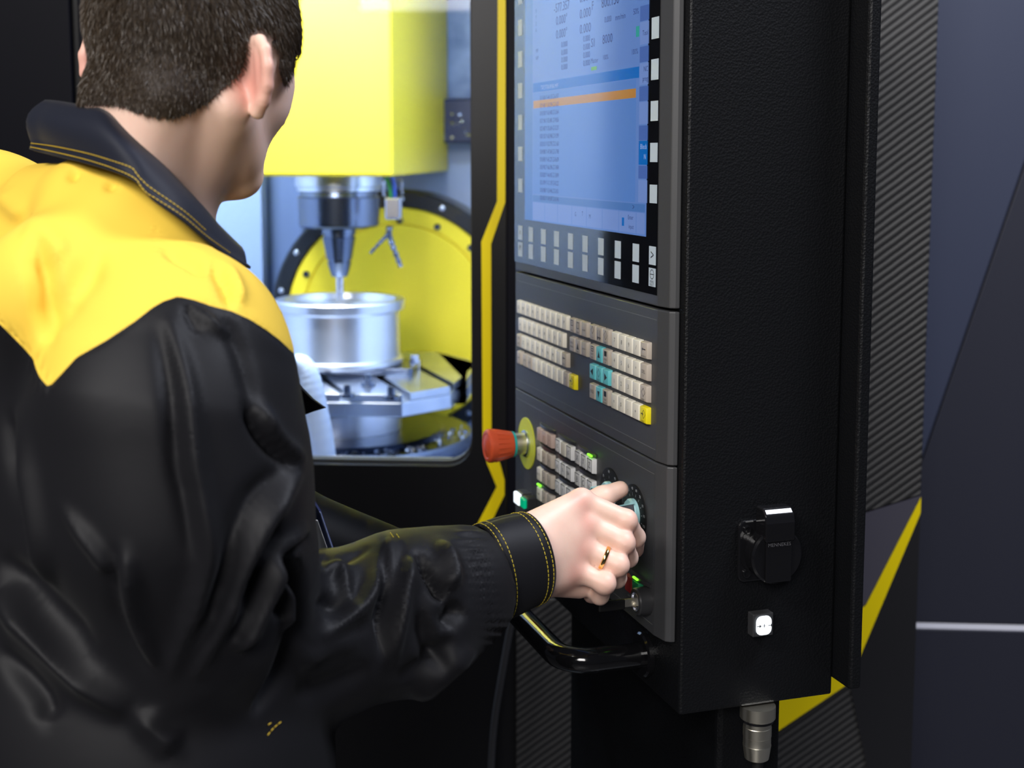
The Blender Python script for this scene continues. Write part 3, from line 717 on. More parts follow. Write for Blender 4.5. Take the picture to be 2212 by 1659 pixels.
def arrow_l(cx, cy, L=.4): return [('p', [(cx - L/2, cy), (cx - L/4, cy + .12), (cx - L/4, cy - .12)]), ('p', [(cx - L/4, cy - .03), (cx + L/2, cy - .03), (cx + L/2, cy + .03), (cx - L/4, cy + .03)])]
def arrow_r(cx, cy, L=.4): return [('p', [(cx + L/2, cy), (cx + L/4, cy - .12), (cx + L/4, cy + .12)]), ('p', [(cx + L/4, cy - .03), (cx + L/4, cy + .03), (cx - L/2, cy + .03), (cx - L/2, cy - .03)])]
tri = {'up': [(-.2, -.2), (.2, -.2), (0, .25)], 'down': [(-.2, .2), (0, -.25), (.2, .2)], 'left': [(-.28, 0), (.15, -.24), (.15, .24)], 'right': [(.28, 0), (-.15, .24), (-.15, -.24)]}
inp = diamond(.08, .05, .27) + arrow_r(-.12, .05, .34) + [T('INPUT', .0026, 0, -.38)]
RV = [.1145, .0922, .0700, .0475]
for i, ch_ in enumerate('QWERTYUIOP'): key(ku, -.4328 + KP*i, RV[0], 'key', [T(ch_)])
for i, ch_ in enumerate('ASDFGHJKL'): key(ku, -.4260 + KP*i, RV[1], 'key', [T(ch_)])
for i, ch_ in enumerate(['TAB', 'Z', 'X', 'C', 'V', 'B', 'N', 'M', ',', '']):
    m = 'key_taupe' if i in (0, 9) else 'key'
    key(ku, -.4328 + KP*i, RV[2], m, ([T('TAB', .0036, 0, .2), T('SHIFT', .0030, 0, -.2)] if i == 0 else arrow_l(0, .1, .5) + [T('BACK', .0030, 0, -.3)] if i == 9 else [T(ch_)]))
key(ku, -.4322, RV[3], 'key_taupe', [T('SHIFT', .0036)])
for i, ch_ in enumerate(['CTRL', 'ALT', '\\', '[', ']', '<', "'", '_', '^']):
    m = 'key_taupe' if i in (0, 1, 8) else 'key'
    key(ku, -.4066 + KP*.992*i, RV[3], m, [T(ch_, .0038 if len(ch_) > 1 else .0060)])
key(ku, -.2330, RV[3], 'key_yellow', inp, w=.0186)
G2 = [[frame_sym(-.22, .22, -.02, .36) + [T('X', .0042, 0, .17), T('MACH', .0028, 0, -.33)], frame_sym(-.2, .2, -.1, .34) + [T('CHAN', .0028, 0, -.34)], [T('ALARM', .0030, 0, -.05)]],
      [[T('PROG', .0034, 0, .1), T('MANAG', .0030, 0, -.15)], [('p', tri['up'])] + [T('OFFS', .0030, 0, -.35)], [T('CUSTOM', .0026)]]]
for r in range(2):
    for i in range(3): key(ku, -.2322 + .0196*i, RV[r], 'key_taupe', G2[r][i])
G3 = [[('key_taupe', diamond(0, .16, .26) + [T('1..n', .0036, 0, -.3)]), ('key_taupe', [('p', [(-.18, -.3), (-.12, -.3), (-.12, .3), (-.18, .3)]), ('p', [(.12, -.3), (.18, -.3), (.18, .3), (.12, .3)]), ('p', [(-.3, -.15), (0, -.15), (-.15, -.38)]), ('p', [(0, -.15), (.3, -.15), (.15, -.38)])]), ('key_taupe', diamond(0, .1, .3) + [T('i', .006, 0, .1), T('HELP', .0028, 0, -.36)])],
      [('key_taupe', frame_sym(-.2, .2, .05, .4) + [('p', [(-.2, .2), (.2, .2), (.2, .25), (-.2, .25)]), T('NEXT', .003, 0, -.12), T('WIN', .003, 0, -.34)]), ('key_teal', [('p', tri['up'])]), ('key_taupe', [('p', [(-.2, .05), (.2, .05), (.2, .38), (-.2, .38)]), T('PAGE', .003, 0, -.15), T('UP', .003, 0, -.35)])],
      [('key_teal', [('p', tri['left'])]), ('key_teal', diamond(0, .08, .28) + [T('SELECT', .0025, 0, -.36)]), ('key_teal', [('p', tri['right'])])],
      [('key_taupe', [T('END', .0058)]), ('key_teal', [('p', tri['down'])]), ('key_taupe', [('p', [(-.2, .05), (.2, .05), (.2, .38), (-.2, .38)]), T('PAGE', .003, 0, -.15), T('DOWN', .003, 0, -.35)])]]
for r in range(4):
    for i in range(3): key(ku, -.1663 + .0198*i, RV[r], G3[r][i][0], G3[r][i][1], w=.0182)
G4 = [['7', '8', '9', '/', 'bk'], ['4', '5', '6', '*', 'DEL'], ['1', '2', '3', '-', 'ins'], ['=', '0', '.', '+', 'in']]
for r in range(4):
    for i in range(5):
        c = G4[r][i]; m = 'key_yellow' if c == 'in' else ('key_taupe' if i == 4 else 'key')
        L = inp if c == 'in' else arrow_l(0, .05, .5) + [T('BACKSPACE', .0022, 0, -.36)] if c == 'bk' else diamond(.0, .05, .27) + [T('INSERT', .0026, 0, -.38)] if c == 'ins' else [T(c, .0052 if c == 'DEL' else .0066)]
        key(ku, -.1008 + .0196*i, RV[r], m, L, w=.0184)

# --- machine control unit: key blocks with LED hoods
LIT = {('A', 3, 0), ('C', 0, 2)}
def hood(u, v):
    P = []
    for s, t in ((0, .0), (.25, .8), (.5, 1), (.75, .8), (1, .0)):
        uu = u - .0095 + s*(3*.0196 - .0005)
        P += [PF.w(uu, v, .00005), PF.w(uu, v + .0045, .00005), PF.w(uu, v + .0038, .0012 + .0030*t), PF.w(uu, v + .0004, .0015 + .0036*t)]
    Fc = []
    for i in range(4):
        for k in range(4): Fc.append((i*4 + k, (i+1)*4 + k, (i+1)*4 + (k+1) % 4, i*4 + (k+1) % 4))
    Fc += [(0, 1, 2, 3), (16, 19, 18, 17)]
    return MB(PF).add(P, Fc).build('led_hood', 'hood', mu, smooth=40)
BL = {'A': (-.3480, 4), 'B': (-.2786, 4), 'C': (-.2100, 4)}
lab = {'A': [['~', '7', '+'], ['->|', '->', '>'], ['AUTO', '+', '+'], ['REF', '->', '|']], 'B': [['(C', '', '(C'], ['IE', '%', 'BH'], ['F', 'T', 'WCS'], ['A', 'B', 'C']], 'C': [['X', 'Y', 'Z'], ['B', 'C', '6'], ['4', '5', '7'], ['+', '~', '-']]}
for g, (u0, nr) in BL.items():
    for r in range(nr):
        vt = -.0299 - .0256*r
        hd_ = hood(u0, vt + .0012)
        for i in range(3):
            u = u0 + .0194*i; v = vt - .0087
            if g == 'A': m = 'key_pink' if r == 0 else ('key' if i == 0 else 'key_taupe')
            elif g == 'B': m = 'key' if (r, i) == (0, 1) else 'key_white'
            else: m = 'key_white'
            t = lab[g][r][i]
            L = [] if not t else ([T(t, .0100, 0, 0, .9)] if g == 'C' else [T(t, .0062 if len(t) < 3 else .0042)])
            if m == 'key_white': L = L + frame_sym(-.44, .44, -.44, .44, .05)
            key(mu, u, v, m, L, w=.0174, h=.0174, d=.0058, ink='ink_red' if m == 'key_pink' else 'ink')
            if (g, r, i) in LIT:
                MB(PF).box(u - .006, u + .006, vt + .0018, vt + .0042, .004, .0066).build('led', 'led_on', hd_, bevel=.0006)
# --- emergency stop
eu, ev = -.412, -.0635
es = MB(PF).lathe(PF.w(eu, ev, .00005), PN, [(0, .034), (.0012, .034), (.0015, .0335)], 64).build('stop_backing_disc', 'lime', mu, smooth=30, label='lime yellow round backing disc')
def el(prof, name, m, par, n=48, **k): return MB(PF).lathe(PF.w(eu, ev, 0), PN, prof, n).build(name, m, par, smooth=30, **k)
el([(.0016, .0175), (.004, .0175), (.0045, .0165)], 'stop_nut', 'steel', es)
el([(.0046, .0145), (.018, .0145)], 'stop_collar', 'brass', es)
el([(.0182, .0165), (.0212, .0172)], 'stop_seal', 'teal', es)
ec = el([(.0214, .0165), (.0222, .0172), (.050, .0222), (.0535, .0218), (.0555, .020), (.0560, .0168), (.0553, .0150), (.0556, .0138), (.0575, .006), (.0578, .001)], 'stop_cap', 'estop', es, 56, label='red orange mushroom stop cap')
for i in range(20):
    t = 2*math.pi*i/20; d = PU*math.cos(t) + Zv*math.sin(t)
    p0 = PF.w(eu, ev, 0) + PN*.027 + d*.0178; p1 = PF.w(eu, ev, 0) + PN*.045 + d*.0212
    MB(PF).tube([p0, p1], [.0006, .0010], 6).build('stop_rib', 'estop', es)
# --- lit white and green buttons lower left
for (x0, x1, y0, y1, m) in [(1112, 1122.5, 1060, 1093, 'lamp_white'), (1125.5, 1134, 1072, 1100, 'lamp_green')]:
    ua, va = puv(x0, y0, .016); ub, vb = puv(x1, y1, .016)
    bb = MB(PF).box(ua - .001, ub + .002, vb - .001, va + .001, .00005, .013).build('button_body', 'hood', mu, bevel=.001)
    MB(PF).box(ua, ub, vb, va, .0131, .018).build('button_lens', m, bb, bevel=.0015)
# --- override dials
def ringtext(par, u, v, r, vals, size, a0, a1, c):
    for i, t in enumerate(vals):
        an = math.radians(a0 + (a1 - a0)*i/(len(vals) - 1)); mb = MB(PF)
        text_into(mb, t, size, u + r*math.cos(an), v + r*math.sin(an), c); mb.build('dial_figure', 'ink_pale', par)
        mb = MB(PF); e0, e1 = r - .0075, r - .0045; w_ = .0002
        tx_, ty_ = -math.sin(an)*w_, math.cos(an)*w_
        mb.add([PF.w(u + e0*math.cos(an) - tx_, v + e0*math.sin(an) - ty_, c), PF.w(u + e1*math.cos(an) - tx_, v + e1*math.sin(an) - ty_, c), PF.w(u + e1*math.cos(an) + tx_, v + e1*math.sin(an) + ty_, c), PF.w(u + e0*math.cos(an) + tx_, v + e0*math.sin(an) + ty_, c)], [(0, 1, 2, 3)])
        mb.build('dial_tick', 'ink_pale', par)
for (u, v, vals, ang) in [(-.1195, -.062, ['50', '60', '70', '80', '90', '100', '110', '120'], 35), (-.0520, -.0645, ['0', '2', '6', '10', '20', '40', '60', '70', '80', '90', '100', '110', '120'], 28)]:
    dl = MB(PF).lathe(PF.w(u, v, .00005), PN, [(0, .0315), (.0010, .0315), (.0012, .0310)], 64).build('dial_plate', 'gloss_black' if False else 'recess', mu, smooth=30)
    ringtext(dl, u, v, .0270, vals, .0042, 215, -60, .00135)
    MB(PF).lathe(PF.w(u, v, .0013), PN, [(0, .0165), (.004, .0165), (.006, .0150)], 40).build('knob_skirt', 'pale_teal', dl, smooth=30)
    ca_, sa_ = math.cos(math.radians(ang)), math.sin(math.radians(ang))
    GF = Frame(PF.w(u, v, 0), PU*ca_ + Zv*sa_, -PU*sa_ + Zv*ca_, PN)
    P = [(-.0165, -.0065), (.0165, -.0085), (.0165, .0085), (-.0165, .0065)]
    mb = MB(GF); n = 4
    Q = [GF.w(a, b, .0062) for a, b in P] + [GF.w(a*.86, b*.82, .026) for a, b in P]
    mb.add(Q, [(3, 2, 1, 0), (4, 5, 6, 7)] + [(i, (i+1) % 4, 4 + (i+1) % 4, 4 + i) for i in range(4)])
    mb.build('knob_grip', mat('knob_grey', (0.085, 0.09, 0.11), 0.4), dl, bevel=.0015)
    for s in (-1, 1):   # pale teal rims along the grip's long edges and outer end
        for b_ in (-1, 1):
            MB(GF).tube([GF.w(s*.0166, b_*.0076, .0064), GF.w(s*.0143, b_*.0062, .0255)], .0010, 8).build('knob_trim', 'pale_teal', dl, smooth=60)
        MB(GF).tube([GF.w(-.0142, s*.0054, .0258), GF.w(.0142, s*.0070, .0258)], .0008, 8).build('knob_trim', 'pale_teal', dl, smooth=60)
        MB(GF).tube([GF.w(-.0162, s*.0066, .0085), GF.w(.0162, s*.0086, .0085)], .0016, 8).build('knob_trim', 'pale_teal', dl, smooth=60)
        MB(GF).tube([GF.w(.0, s*.0074, .012), GF.w(.0, s*.0066, .023)], .0006, 6).build('knob_groove', 'recess', dl)
# --- start / stop keys and key switch
key(mu, -.0560, -.1415, 'key_red', [], w=.0176, h=.0185, d=.0058)
key(mu, -.0366, -.1415, 'key_green', [T('I', .007)], w=.0176, h=.0185, d=.0058)
key(mu, -.1250, -.1415, 'key_red', [], w=.0176, h=.0185, d=.0058); key(mu, -.1056, -.1415, 'key_green', [T('I', .007)], w=.0176, h=.0185, d=.0058)
for u in (-.056, -.125):
    hd_ = hood(u, -.1315)
MB(PF).box(-.0425, -.0305, -.1305, -.1285, .004, .0066).build('led', 'led_on', mu, bevel=.0006)
MB(PF).box(-.068, -.006, -.1585, -.1575, .00005, .0006).build('scored_line', 'bezel_line', mu)
ku_, kv_ = -.0165, -.1475
ks = MB(PF).lathe(PF.w(ku_, kv_, .00005), PN, [(0, .0150), (.0125, .0145), (.0140, .0135), (.0140, .0108), (.0120, .0105)], 40).build('key_switch', 'hood', mu, smooth=30)
MB(PF).lathe(PF.w(ku_, kv_, .0115), PN, [(0, .0104), (.0025, .0104), (.0028, .0095), (.0008, .0088)], 32).build('lock_ring', 'silver', ks, smooth=30)
MB(PF).box(ku_ - .0012, ku_ + .0012, kv_ - .004, kv_ + .004, .0115, .026).build('key_blade', 'brass', ks)
MB(PF).prism_b([(ku_ - .002, .0255), (ku_ + .002, .0255), (ku_ + .002, .055), (ku_ - .002, .055)][::-1], kv_ - .0065, kv_ + .0045).build('key_bow', 'recess', ks, bevel=.0015)

# ================================================================ PERSON: signed-distance modelling helpers
class SDF:
    def __init__(s, xs, ys, zs):
        s.ax = [np.asarray(a, np.float32) for a in (xs, ys, zs)]
        s.D = np.full([len(a) for a in s.ax], 0.06, np.float32)
    def _sl(s, lo, hi, m):
        out = []
        for a, l, h in zip(s.ax, lo, hi):
            i0 = max(0, np.searchsorted(a, l - m) - 1); i1 = min(len(a), np.searchsorted(a, h + m) + 1)
            out.append(slice(i0, max(i0 + 1, i1)))
        return tuple(out)
    def _pts(s, sl):
        return np.meshgrid(*[a[q] for a, q in zip(s.ax, sl)], indexing='ij', sparse=True)
    def _put(s, sl, d, k, sub=False):
        D = s.D[sl]
        if sub: d = -d; h = np.clip(.5 - .5*(d - D)/k, 0, 1); s.D[sl] = d*(1 - h) + D*h + k*h*(1 - h) if False else (D*h + d*(1-h)) + k*h*(1-h)
        else:
            h = np.clip(.5 + .5*(d - D)/k, 0, 1); s.D[sl] = d*(1 - h) + D*h - k*h*(1 - h)
    def cone(s, a, b, ra, rb, k=.012, flat=None, sub=False):      # tapered capsule; flat = (direction, factor)
        a = np.array(a, float); b = np.array(b, float); R = max(ra, rb)
        sl = s._sl(np.minimum(a, b) - R, np.maximum(a, b) + R, k + .03)
        X, Y, Z = s._pts(sl); d = b - a; L = float(d @ d) + 1e-12
        px, py, pz = X - np.float32(a[0]), Y - np.float32(a[1]), Z - np.float32(a[2])
        t = np.clip((px*d[0] + py*d[1] + pz*d[2])/L, 0, 1).astype(np.float32)
        qx, qy, qz = px - t*d[0], py - t*d[1], pz - t*d[2]
        r2 = qx*qx + qy*qy + qz*qz
        if flat is not None:
            n = np.array(flat[0], float); n /= np.linalg.norm(n); c = qx*n[0] + qy*n[1] + qz*n[2]; r2 = r2 + c*c*(flat[1]**2 - 1)
        s._put(sl, (np.sqrt(r2) - (ra + (rb - ra)*t)).astype(np.float32), k, sub)
    def ell(s, c, axes, rad, k=.012, sub=False):
        c = np.array(c, float); R = max(rad); sl = s._sl(c - R, c + R, k + .03)
        X, Y, Z = s._pts(sl); px, py, pz = X - np.float32(c[0]), Y - np.float32(c[1]), Z - np.float32(c[2])
        k0 = 0; k1 = 0
        for e, r in zip(axes, rad):
            q = (px*e[0] + py*e[1] + pz*e[2])/r; k0 = k0 + q*q; k1 = k1 + (q/r)**2
        k0 = np.sqrt(k0); k1 = np.sqrt(k1) + 1e-9
        s._put(sl, (k0*(k0 - 1)/k1).astype(np.float32), k, sub)
    def chain(s, P, k=.012, flat=None):
        for i in range(len(P) - 1): s.cone(P[i][0], P[i+1][0], P[i][1], P[i+1][1], k, flat)
    def mesh(s):
        D = s.D; ins = D < 0
        c = np.zeros([n - 1 for n in D.shape], np.uint8)
        for i in (0, 1):
            for j in (0, 1):
                for l in (0, 1):
                    c += ins[i:D.shape[0]-1+i, j:D.shape[1]-1+j, l:D.shape[2]-1+l]
        I = np.argwhere((c > 0) & (c < 8)); idx = np.full(c.shape, -1, np.int32); idx[tuple(I.T)] = np.arange(len(I))
        acc = np.zeros((len(I), 3)); cnt = np.zeros(len(I))
        cor = [(i, j, l) for i in (0, 1) for j in (0, 1) for l in (0, 1)]
        for a in range(8):
            for ax in range(3):
                if cor[a][ax]: continue
                A = I + np.array(cor[a]); Bq = A.copy(); Bq[:, ax] += 1
                da = D[tuple(A.T)]; db = D[tuple(Bq.T)]; m = (da < 0) != (db < 0)
                if not m.any(): continue
                t = da[m]/(da[m] - db[m])
                P = np.stack([s.ax[q][A[m, q]] for q in range(3)], -1).astype(float)
                P[:, ax] += t*(s.ax[ax][Bq[m, ax]] - s.ax[ax][A[m, ax]])
                acc[m] += P; cnt[m] += 1
        V = acc/cnt[:, None]; quads = []
        for ax in range(3):
            o1, o2 = (ax + 1) % 3, (ax + 2) % 3
            sa = [slice(None)]*3; sb = [slice(None)]*3; sa[ax] = slice(0, -1); sb[ax] = slice(1, None)
            ch = np.argwhere(ins[tuple(sa)] != ins[tuple(sb)])
            ch = ch[(ch[:, o1] > 0) & (ch[:, o2] > 0) & (ch[:, o1] < D.shape[o1]-1) & (ch[:, o2] < D.shape[o2]-1)]
            flip = ins[tuple(ch.T)]
            q = []
            for d1, d2 in ((-1, -1), (0, -1), (0, 0), (-1, 0)):
                C = ch.copy(); C[:, o1] += d1; C[:, o2] += d2; q.append(idx[tuple(C.T)])
            q = np.stack(q, -1); q[~flip] = q[~flip][:, ::-1]; quads.append(q)
        Q = np.concatenate(quads); Q = Q[(Q >= 0).all(1)]
        return V, Q
def vnormals(V, Q):
    n = np.cross(V[Q[:, 2]] - V[Q[:, 0]], V[Q[:, 3 if Q.shape[1] > 3 else 1]] - V[Q[:, 1 if Q.shape[1] > 3 else 0]])
    if Q.shape[1] == 3: n = np.cross(V[Q[:, 1]] - V[Q[:, 0]], V[Q[:, 2]] - V[Q[:, 0]])
    N = np.zeros_like(V)
    for i in range(Q.shape[1]): np.add.at(N, Q[:, i], n)
    return N/(np.linalg.norm(N, axis=1)[:, None] + 1e-12)
def relax(V, Q, it=3, lam=.5):
    E = np.concatenate([Q[:, [i, (i+1) % Q.shape[1]]] for i in range(Q.shape[1])]); E = np.concatenate([E, E[:, ::-1]])
    cnt = np.bincount(E[:, 0], minlength=len(V)).astype(float)
    for _ in range(it):
        S_ = np.stack([np.bincount(E[:, 0], weights=V[E[:, 1], q], minlength=len(V)) for q in range(3)], -1)
        V = V + lam*(S_/np.maximum(cnt, 1)[:, None] - V)
    return V
def seg_dist(P, A, B):
    d = B - A; L = (d @ d) + 1e-9; t = np.clip(((P - A) @ d)/L, 0, 1); return np.linalg.norm(P - A - t[:, None]*d, axis=1)
def poly_dist(P, pts):
    pts = [np.array(p, float) for p in pts]; D = np.full(len(P), 1e9)
    for i in range(len(pts) - 1): D = np.minimum(D, seg_dist(P, pts[i], pts[i+1]))
    return D
def in_poly(P, poly):
    x, y = P[:, 0], P[:, 1]; r = np.zeros(len(P), bool); n = len(poly)
    for i in range(n):
        (x0, y0), (x1, y1) = poly[i], poly[(i+1) % n]
        c = ((y0 > y) != (y1 > y)) & (x < (x1 - x0)*(y - y0)/((y1 - y0) + 1e-12) + x0); r ^= c
    return r
def np_mesh(name, V, Fc, m, parent=None, smooth=True, label=None):
    V = np.asarray(V, float); c = (V.min(0) + V.max(0))/2
    me = bpy.data.meshes.new(name); Fc = np.asarray(Fc)
    if Fc.ndim == 2:
        k = Fc.shape[1]; me.vertices.add(len(V)); me.vertices.foreach_set('co', (V - c).astype(np.float32).ravel())
        me.loops.add(Fc.size); me.loops.foreach_set('vertex_index', Fc.astype(np.int32).ravel())
        me.polygons.add(len(Fc)); me.polygons.foreach_set('loop_start', np.arange(0, Fc.size, k, dtype=np.int32))
        me.update(calc_edges=True); me.validate()
    if smooth: me.shade_smooth()
    me.materials.append(M[m]); o = link(name, me, c, parent)
    if label: o['label'] = label
    return o
def fattr(o, name, vals):
    a = o.data.attributes.new(name, 'FLOAT', 'POINT'); a.data.foreach_set('value', np.asarray(vals, np.float32))

# ---------------------------------------------------------------- person materials
def skin_mat():
    m = mat('skin', (0.70, 0.43, 0.33), 0.46, spec=0.4); nt = m.node_tree; b = nt.nodes['Principled BSDF']
    b.inputs['Subsurface Weight'].default_value = 0.12; b.inputs['Subsurface Radius'].default_value = (0.010, 0.004, 0.002); b.inputs['Subsurface Scale'].default_value = 1.0
    at = nt.nodes.new('ShaderNodeAttribute'); at.attribute_name = 'flush'
    mx = nt.nodes.new('ShaderNodeMix'); mx.data_type = 'RGBA'; mx.inputs[6].default_value = (0.80, 0.545, 0.435, 1); mx.inputs[7].default_value = (0.64, 0.25, 0.20, 1)
    tc = nt.nodes.new('ShaderNodeTexCoord'); n = nt.nodes.new('ShaderNodeTexNoise'); n.inputs['Scale'].default_value = 60; n.inputs['Detail'].default_value = 6
    ad = nt.nodes.new('ShaderNodeMath'); ad.operation = 'MULTIPLY_ADD'; ad.inputs[1].default_value = .35; ad.inputs[2].default_value = -.17
    a2 = nt.nodes.new('ShaderNodeMath'); a2.operation = 'ADD'; a2.use_clamp = True
    nt.links.new(tc.outputs['Object'], n.inputs['Vector']); nt.links.new(n.outputs['Fac'], ad.inputs[0]); nt.links.new(ad.outputs[0], a2.inputs[0]); nt.links.new(at.outputs['Fac'], a2.inputs[1])
    nt.links.new(a2.outputs[0], mx.inputs[0]); nt.links.new(mx.outputs[2], b.inputs['Base Color'])
    n2 = nt.nodes.new('ShaderNodeTexNoise'); n2.inputs['Scale'].default_value = 700; n2.inputs['Detail'].default_value = 3
    bp = nt.nodes.new('ShaderNodeBump'); bp.inputs['Strength'].default_value = .18; bp.inputs['Distance'].default_value = .0004
    nt.links.new(tc.outputs['Object'], n2.inputs['Vector']); nt.links.new(n2.outputs['Fac'], bp.inputs['Height']); nt.links.new(bp.outputs[0], b.inputs['Normal'])
    return m
M['skin'] = skin_mat()
def cloth(name, col, rough, sheen=.15):
    m = mat(name, col, rough, spec=.18, bump=(1300, .25, .0003)); b = m.node_tree.nodes['Principled BSDF']
    b.inputs['Sheen Weight'].default_value = sheen; b.inputs['Sheen Roughness'].default_value = .5; return m
M['jk_black'] = cloth('black_twill', (0.0068, 0.0068, 0.0086), .55, .02)
M['jk_yellow'] = cloth('yellow_twill', (0.85, 0.575, 0.07), .7, .02)
M['jk_navy'] = cloth('navy_black_collar_cloth', (0.010, 0.012, 0.022), .58, .05)
M['thread'] = mat('yellow_thread', (0.55, 0.42, 0.03), .6)
M['thread_y'] = mat('ochre_thread', (0.62, 0.42, 0.02), .6)
M['hair'] = mat('dark_brown_hair', (0.055, 0.037, 0.022), .42, spec=.45)
M['hair_base'] = mat('hair_roots', (0.030, 0.020, 0.014), .7)
M['badge_card'] = mat('badge_card', (0.75, 0.74, 0.70), .5)
M['badge_blue'] = mat('badge_navy', (0.02, 0.03, 0.10), .4)
M['badge_edge'] = mat('badge_pale_stitch', (0.35, 0.42, 0.65), .5)

PL = np.array([-.7071, .7071, 0]); PFd = np.array([.7071, .7071, 0])
ps = thing('person', 'person in black and yellow work jacket turning a dial on the panel', 'person', (-.36, 1.08, 0.0))

# ---------------------------------------------------------------- skin: head, neck, torso, arms, hands, legs in one surface
hy, hp_ = math.radians(30), math.radians(11)
Hr = np.array([math.cos(hy), -math.sin(hy), 0]); Hf = np.array([math.sin(hy)*math.cos(hp_), math.cos(hy)*math.cos(hp_), -math.sin(hp_)]); Hu = np.cross(Hr, Hf)
HC0 = atY(436, 105, 1.125)
def hd3(r, f, u): return HC0 + Hr*r + Hf*f + Hu*u
AX = (Hr, Hf, Hu)
NB = np.array([-.314, 1.128, 1.44])
def J(x, y, Y): return atY(x, y, Y)
xs = np.arange(-.56, .16, .0022); ys = np.arange(.94, 1.50, .0022)
zs = np.concatenate([np.arange(-.005, 1.0, .02), np.arange(1.0, 1.76, .0022)])
B = SDF(xs, ys, zs)
# torso and legs (hidden under the clothes)
LEG = []
hc_ = np.array([-.345, 1.11, .90])
B.ell((-.345, 1.12, 1.22), (PL, PFd, Zv), (.150, .085, .22), .03)
B.ell((-.34, 1.115, 1.0), (PL, PFd, Zv), (.140, .085, .16), .03)
for s in (-1, 1):
    hip = hc_ + PL*s*.085; knee = np.array([hip[0], hip[1], .50]) + PFd*.02; ank = np.array([hip[0], hip[1], .09])
    LEG.append((hip, knee, ank)); B.chain([(hip, .08), (knee, .052), (ank, .038)], .03); B.cone(ank - Zv*.04, ank - Zv*.045 + PFd*.15, .036, .028, .02)
SR = J(405, 735, 1.01); SL = np.array([-.50, 1.26, 1.42])
for Sx in (SR, SL): B.cone(NB - Zv*.03, Sx, .055, .05, .03)
EL = J(515, 1405, 1.045); WR = J(1120, 1212, 1.212)
B.chain([(SR, .052), (EL, .040), (J(800, 1330, 1.12), .042), (WR, .028)], .02)
ELl = J(520, 1150, 1.40); WRl = J(880, 1230, 1.42)
B.chain([(SL, .05), (ELl, .04), (WRl, .026)], .02)
B.cone(WRl, J(950, 1245, 1.43), .026, .028, .01)
for q in range(4): B.cone(J(955, 1215 + 20*q, 1.43), J(1000, 1225 + 18*q, 1.44), .010, .008, .004)
B.cone(J(920, 1215, 1.41), J(970, 1195, 1.42), .011, .009, .005)
# head
B.ell(hd3(0, -.010, .014), AX, (.0750, .093, .086), .012)
B.ell(hd3(0, .018, -.040), AX, (.051, .062, .074), .02)
for s in (-1, 1):
    B.cone(hd3(s*.047, -.006, -.058), hd3(s*.011, .052, -.098), .018, .015, .020)
    B.ell(hd3(s*.032, .040, -.034), AX, (.026, .028, .028), .016)
    B.cone(hd3(s*.056, .020, -.018), hd3(s*.036, .056, -.016), .011, .011, .015)
B.ell(hd3(0, .056, -.099), AX, (.022, .017, .015), .014)
B.cone(hd3(-.026, .062, .012), hd3(.026, .062, .012), .011, .011, .012)
B.cone(hd3(0, .079, .000), hd3(0, .096, -.038), .007, .010, .008)
for s in (-1, 1): B.ell(hd3(s*.012, .088, -.041), AX, (.008, .010, .007), .006); B.ell(hd3(s*.030, .066, -.008), AX, (.013, .009, .008), .006)
B.ell(hd3(0, .072, -.064), AX, (.021, .009, .005), .006); B.ell(hd3(0, .071, -.074), AX, (.018, .009, .006), .006)
# neck
B.cone(hd3(0, -.034, -.045), NB, .052, .056, .020)
for s in (-1, 1): B.cone(hd3(s*.058, -.022, -.055), NB + Hr*s*.012 + Hf*.030, .016, .014, .016)
for s in (-1, 1): B.cone(hd3(s*.030, -.066, -.055), NB - Hf*.035 + Hr*s*.02, .020, .028, .018)
# ears
EARS = []
for s in (-1, 1):
    e1 = Hr*s*(.90 if s > 0 else .62) - Hf*(.44 if s > 0 else .78) + Hu*.05; e1 /= np.linalg.norm(e1); e2 = Hu*.97 - Hf*.20; e2 -= e1*(e1 @ e2); e2 /= np.linalg.norm(e2); e3 = np.cross(e1, e2)
    eo = hd3(s*(.0675 if s > 0 else .071), -.014, -.033 if s > 0 else -.020); EARS.append(eo + e1*.017); kx = 1.08
    def E3(a, b, c=0): return eo + e1*a*kx + e2*b*.92 + e3*c
    B.ell(E3(.016, .002), (e1, e2, e3), (.018, .028, .0034), .004)
    hx = [(.002, .006), (.005, .022), (.013, .0315), (.023, .0305), (.0305, .021), (.0325, .006), (.029, -.010), (.021, -.022)]
    B.chain([(E3(a, b, s*-.0015), .0046) for a, b in hx], .0025)
    B.cone(E3(.021, -.020), E3(.011, -.029), .0050, .0062, .004)
    B.cone(E3(.022, .020), E3(.022, -.010), .0036, .0036, .003); B.cone(E3(.003, -.002), E3(.006, -.016), .0055, .0050, .004)
# right hand
MC = {'i': J(1256, 1082, 1.268), 'm': J(1268, 1133, 1.262), 'r': J(1258, 1184, 1.252), 'p': J(1240, 1232, 1.243)}
back = np.array([-.25, -.93, .25])
for a, b, ra, rb in [((1140, 1158, 1.225), 'i', .021, .0125), ((1150, 1190, 1.222), 'm', .022, .0130), ((1155, 1225, 1.222), 'r', .021, .0125), ((1165, 1252, 1.224), 'p', .019, .0115)]:
    B.cone(J(*a), MC[b], ra, rb, .012)
B.cone(J(1150, 1240, 1.232), J(1250, 1262, 1.262), .020, .014, .012)
B.cone(WR, J(1150, 1200, 1.224), .027, .024, .012)
FING = {'i': [((1353, 1124, 1.268), .0100), ((1374, 1160, 1.290), .0090), ((1374, 1188, 1.312), .0080)],
        'm': [((1348, 1172, 1.258), .0102), ((1358, 1205, 1.281), .0090), ((1348, 1216, 1.304), .0080)],
        'r': [((1336, 1220, 1.248), .0098), ((1333, 1250, 1.268), .0088), ((1316, 1260, 1.290), .0078)],
        'p': [((1307, 1260, 1.238), .0094), ((1296, 1287, 1.255), .0084), ((1276, 1287, 1.276), .0075)]}
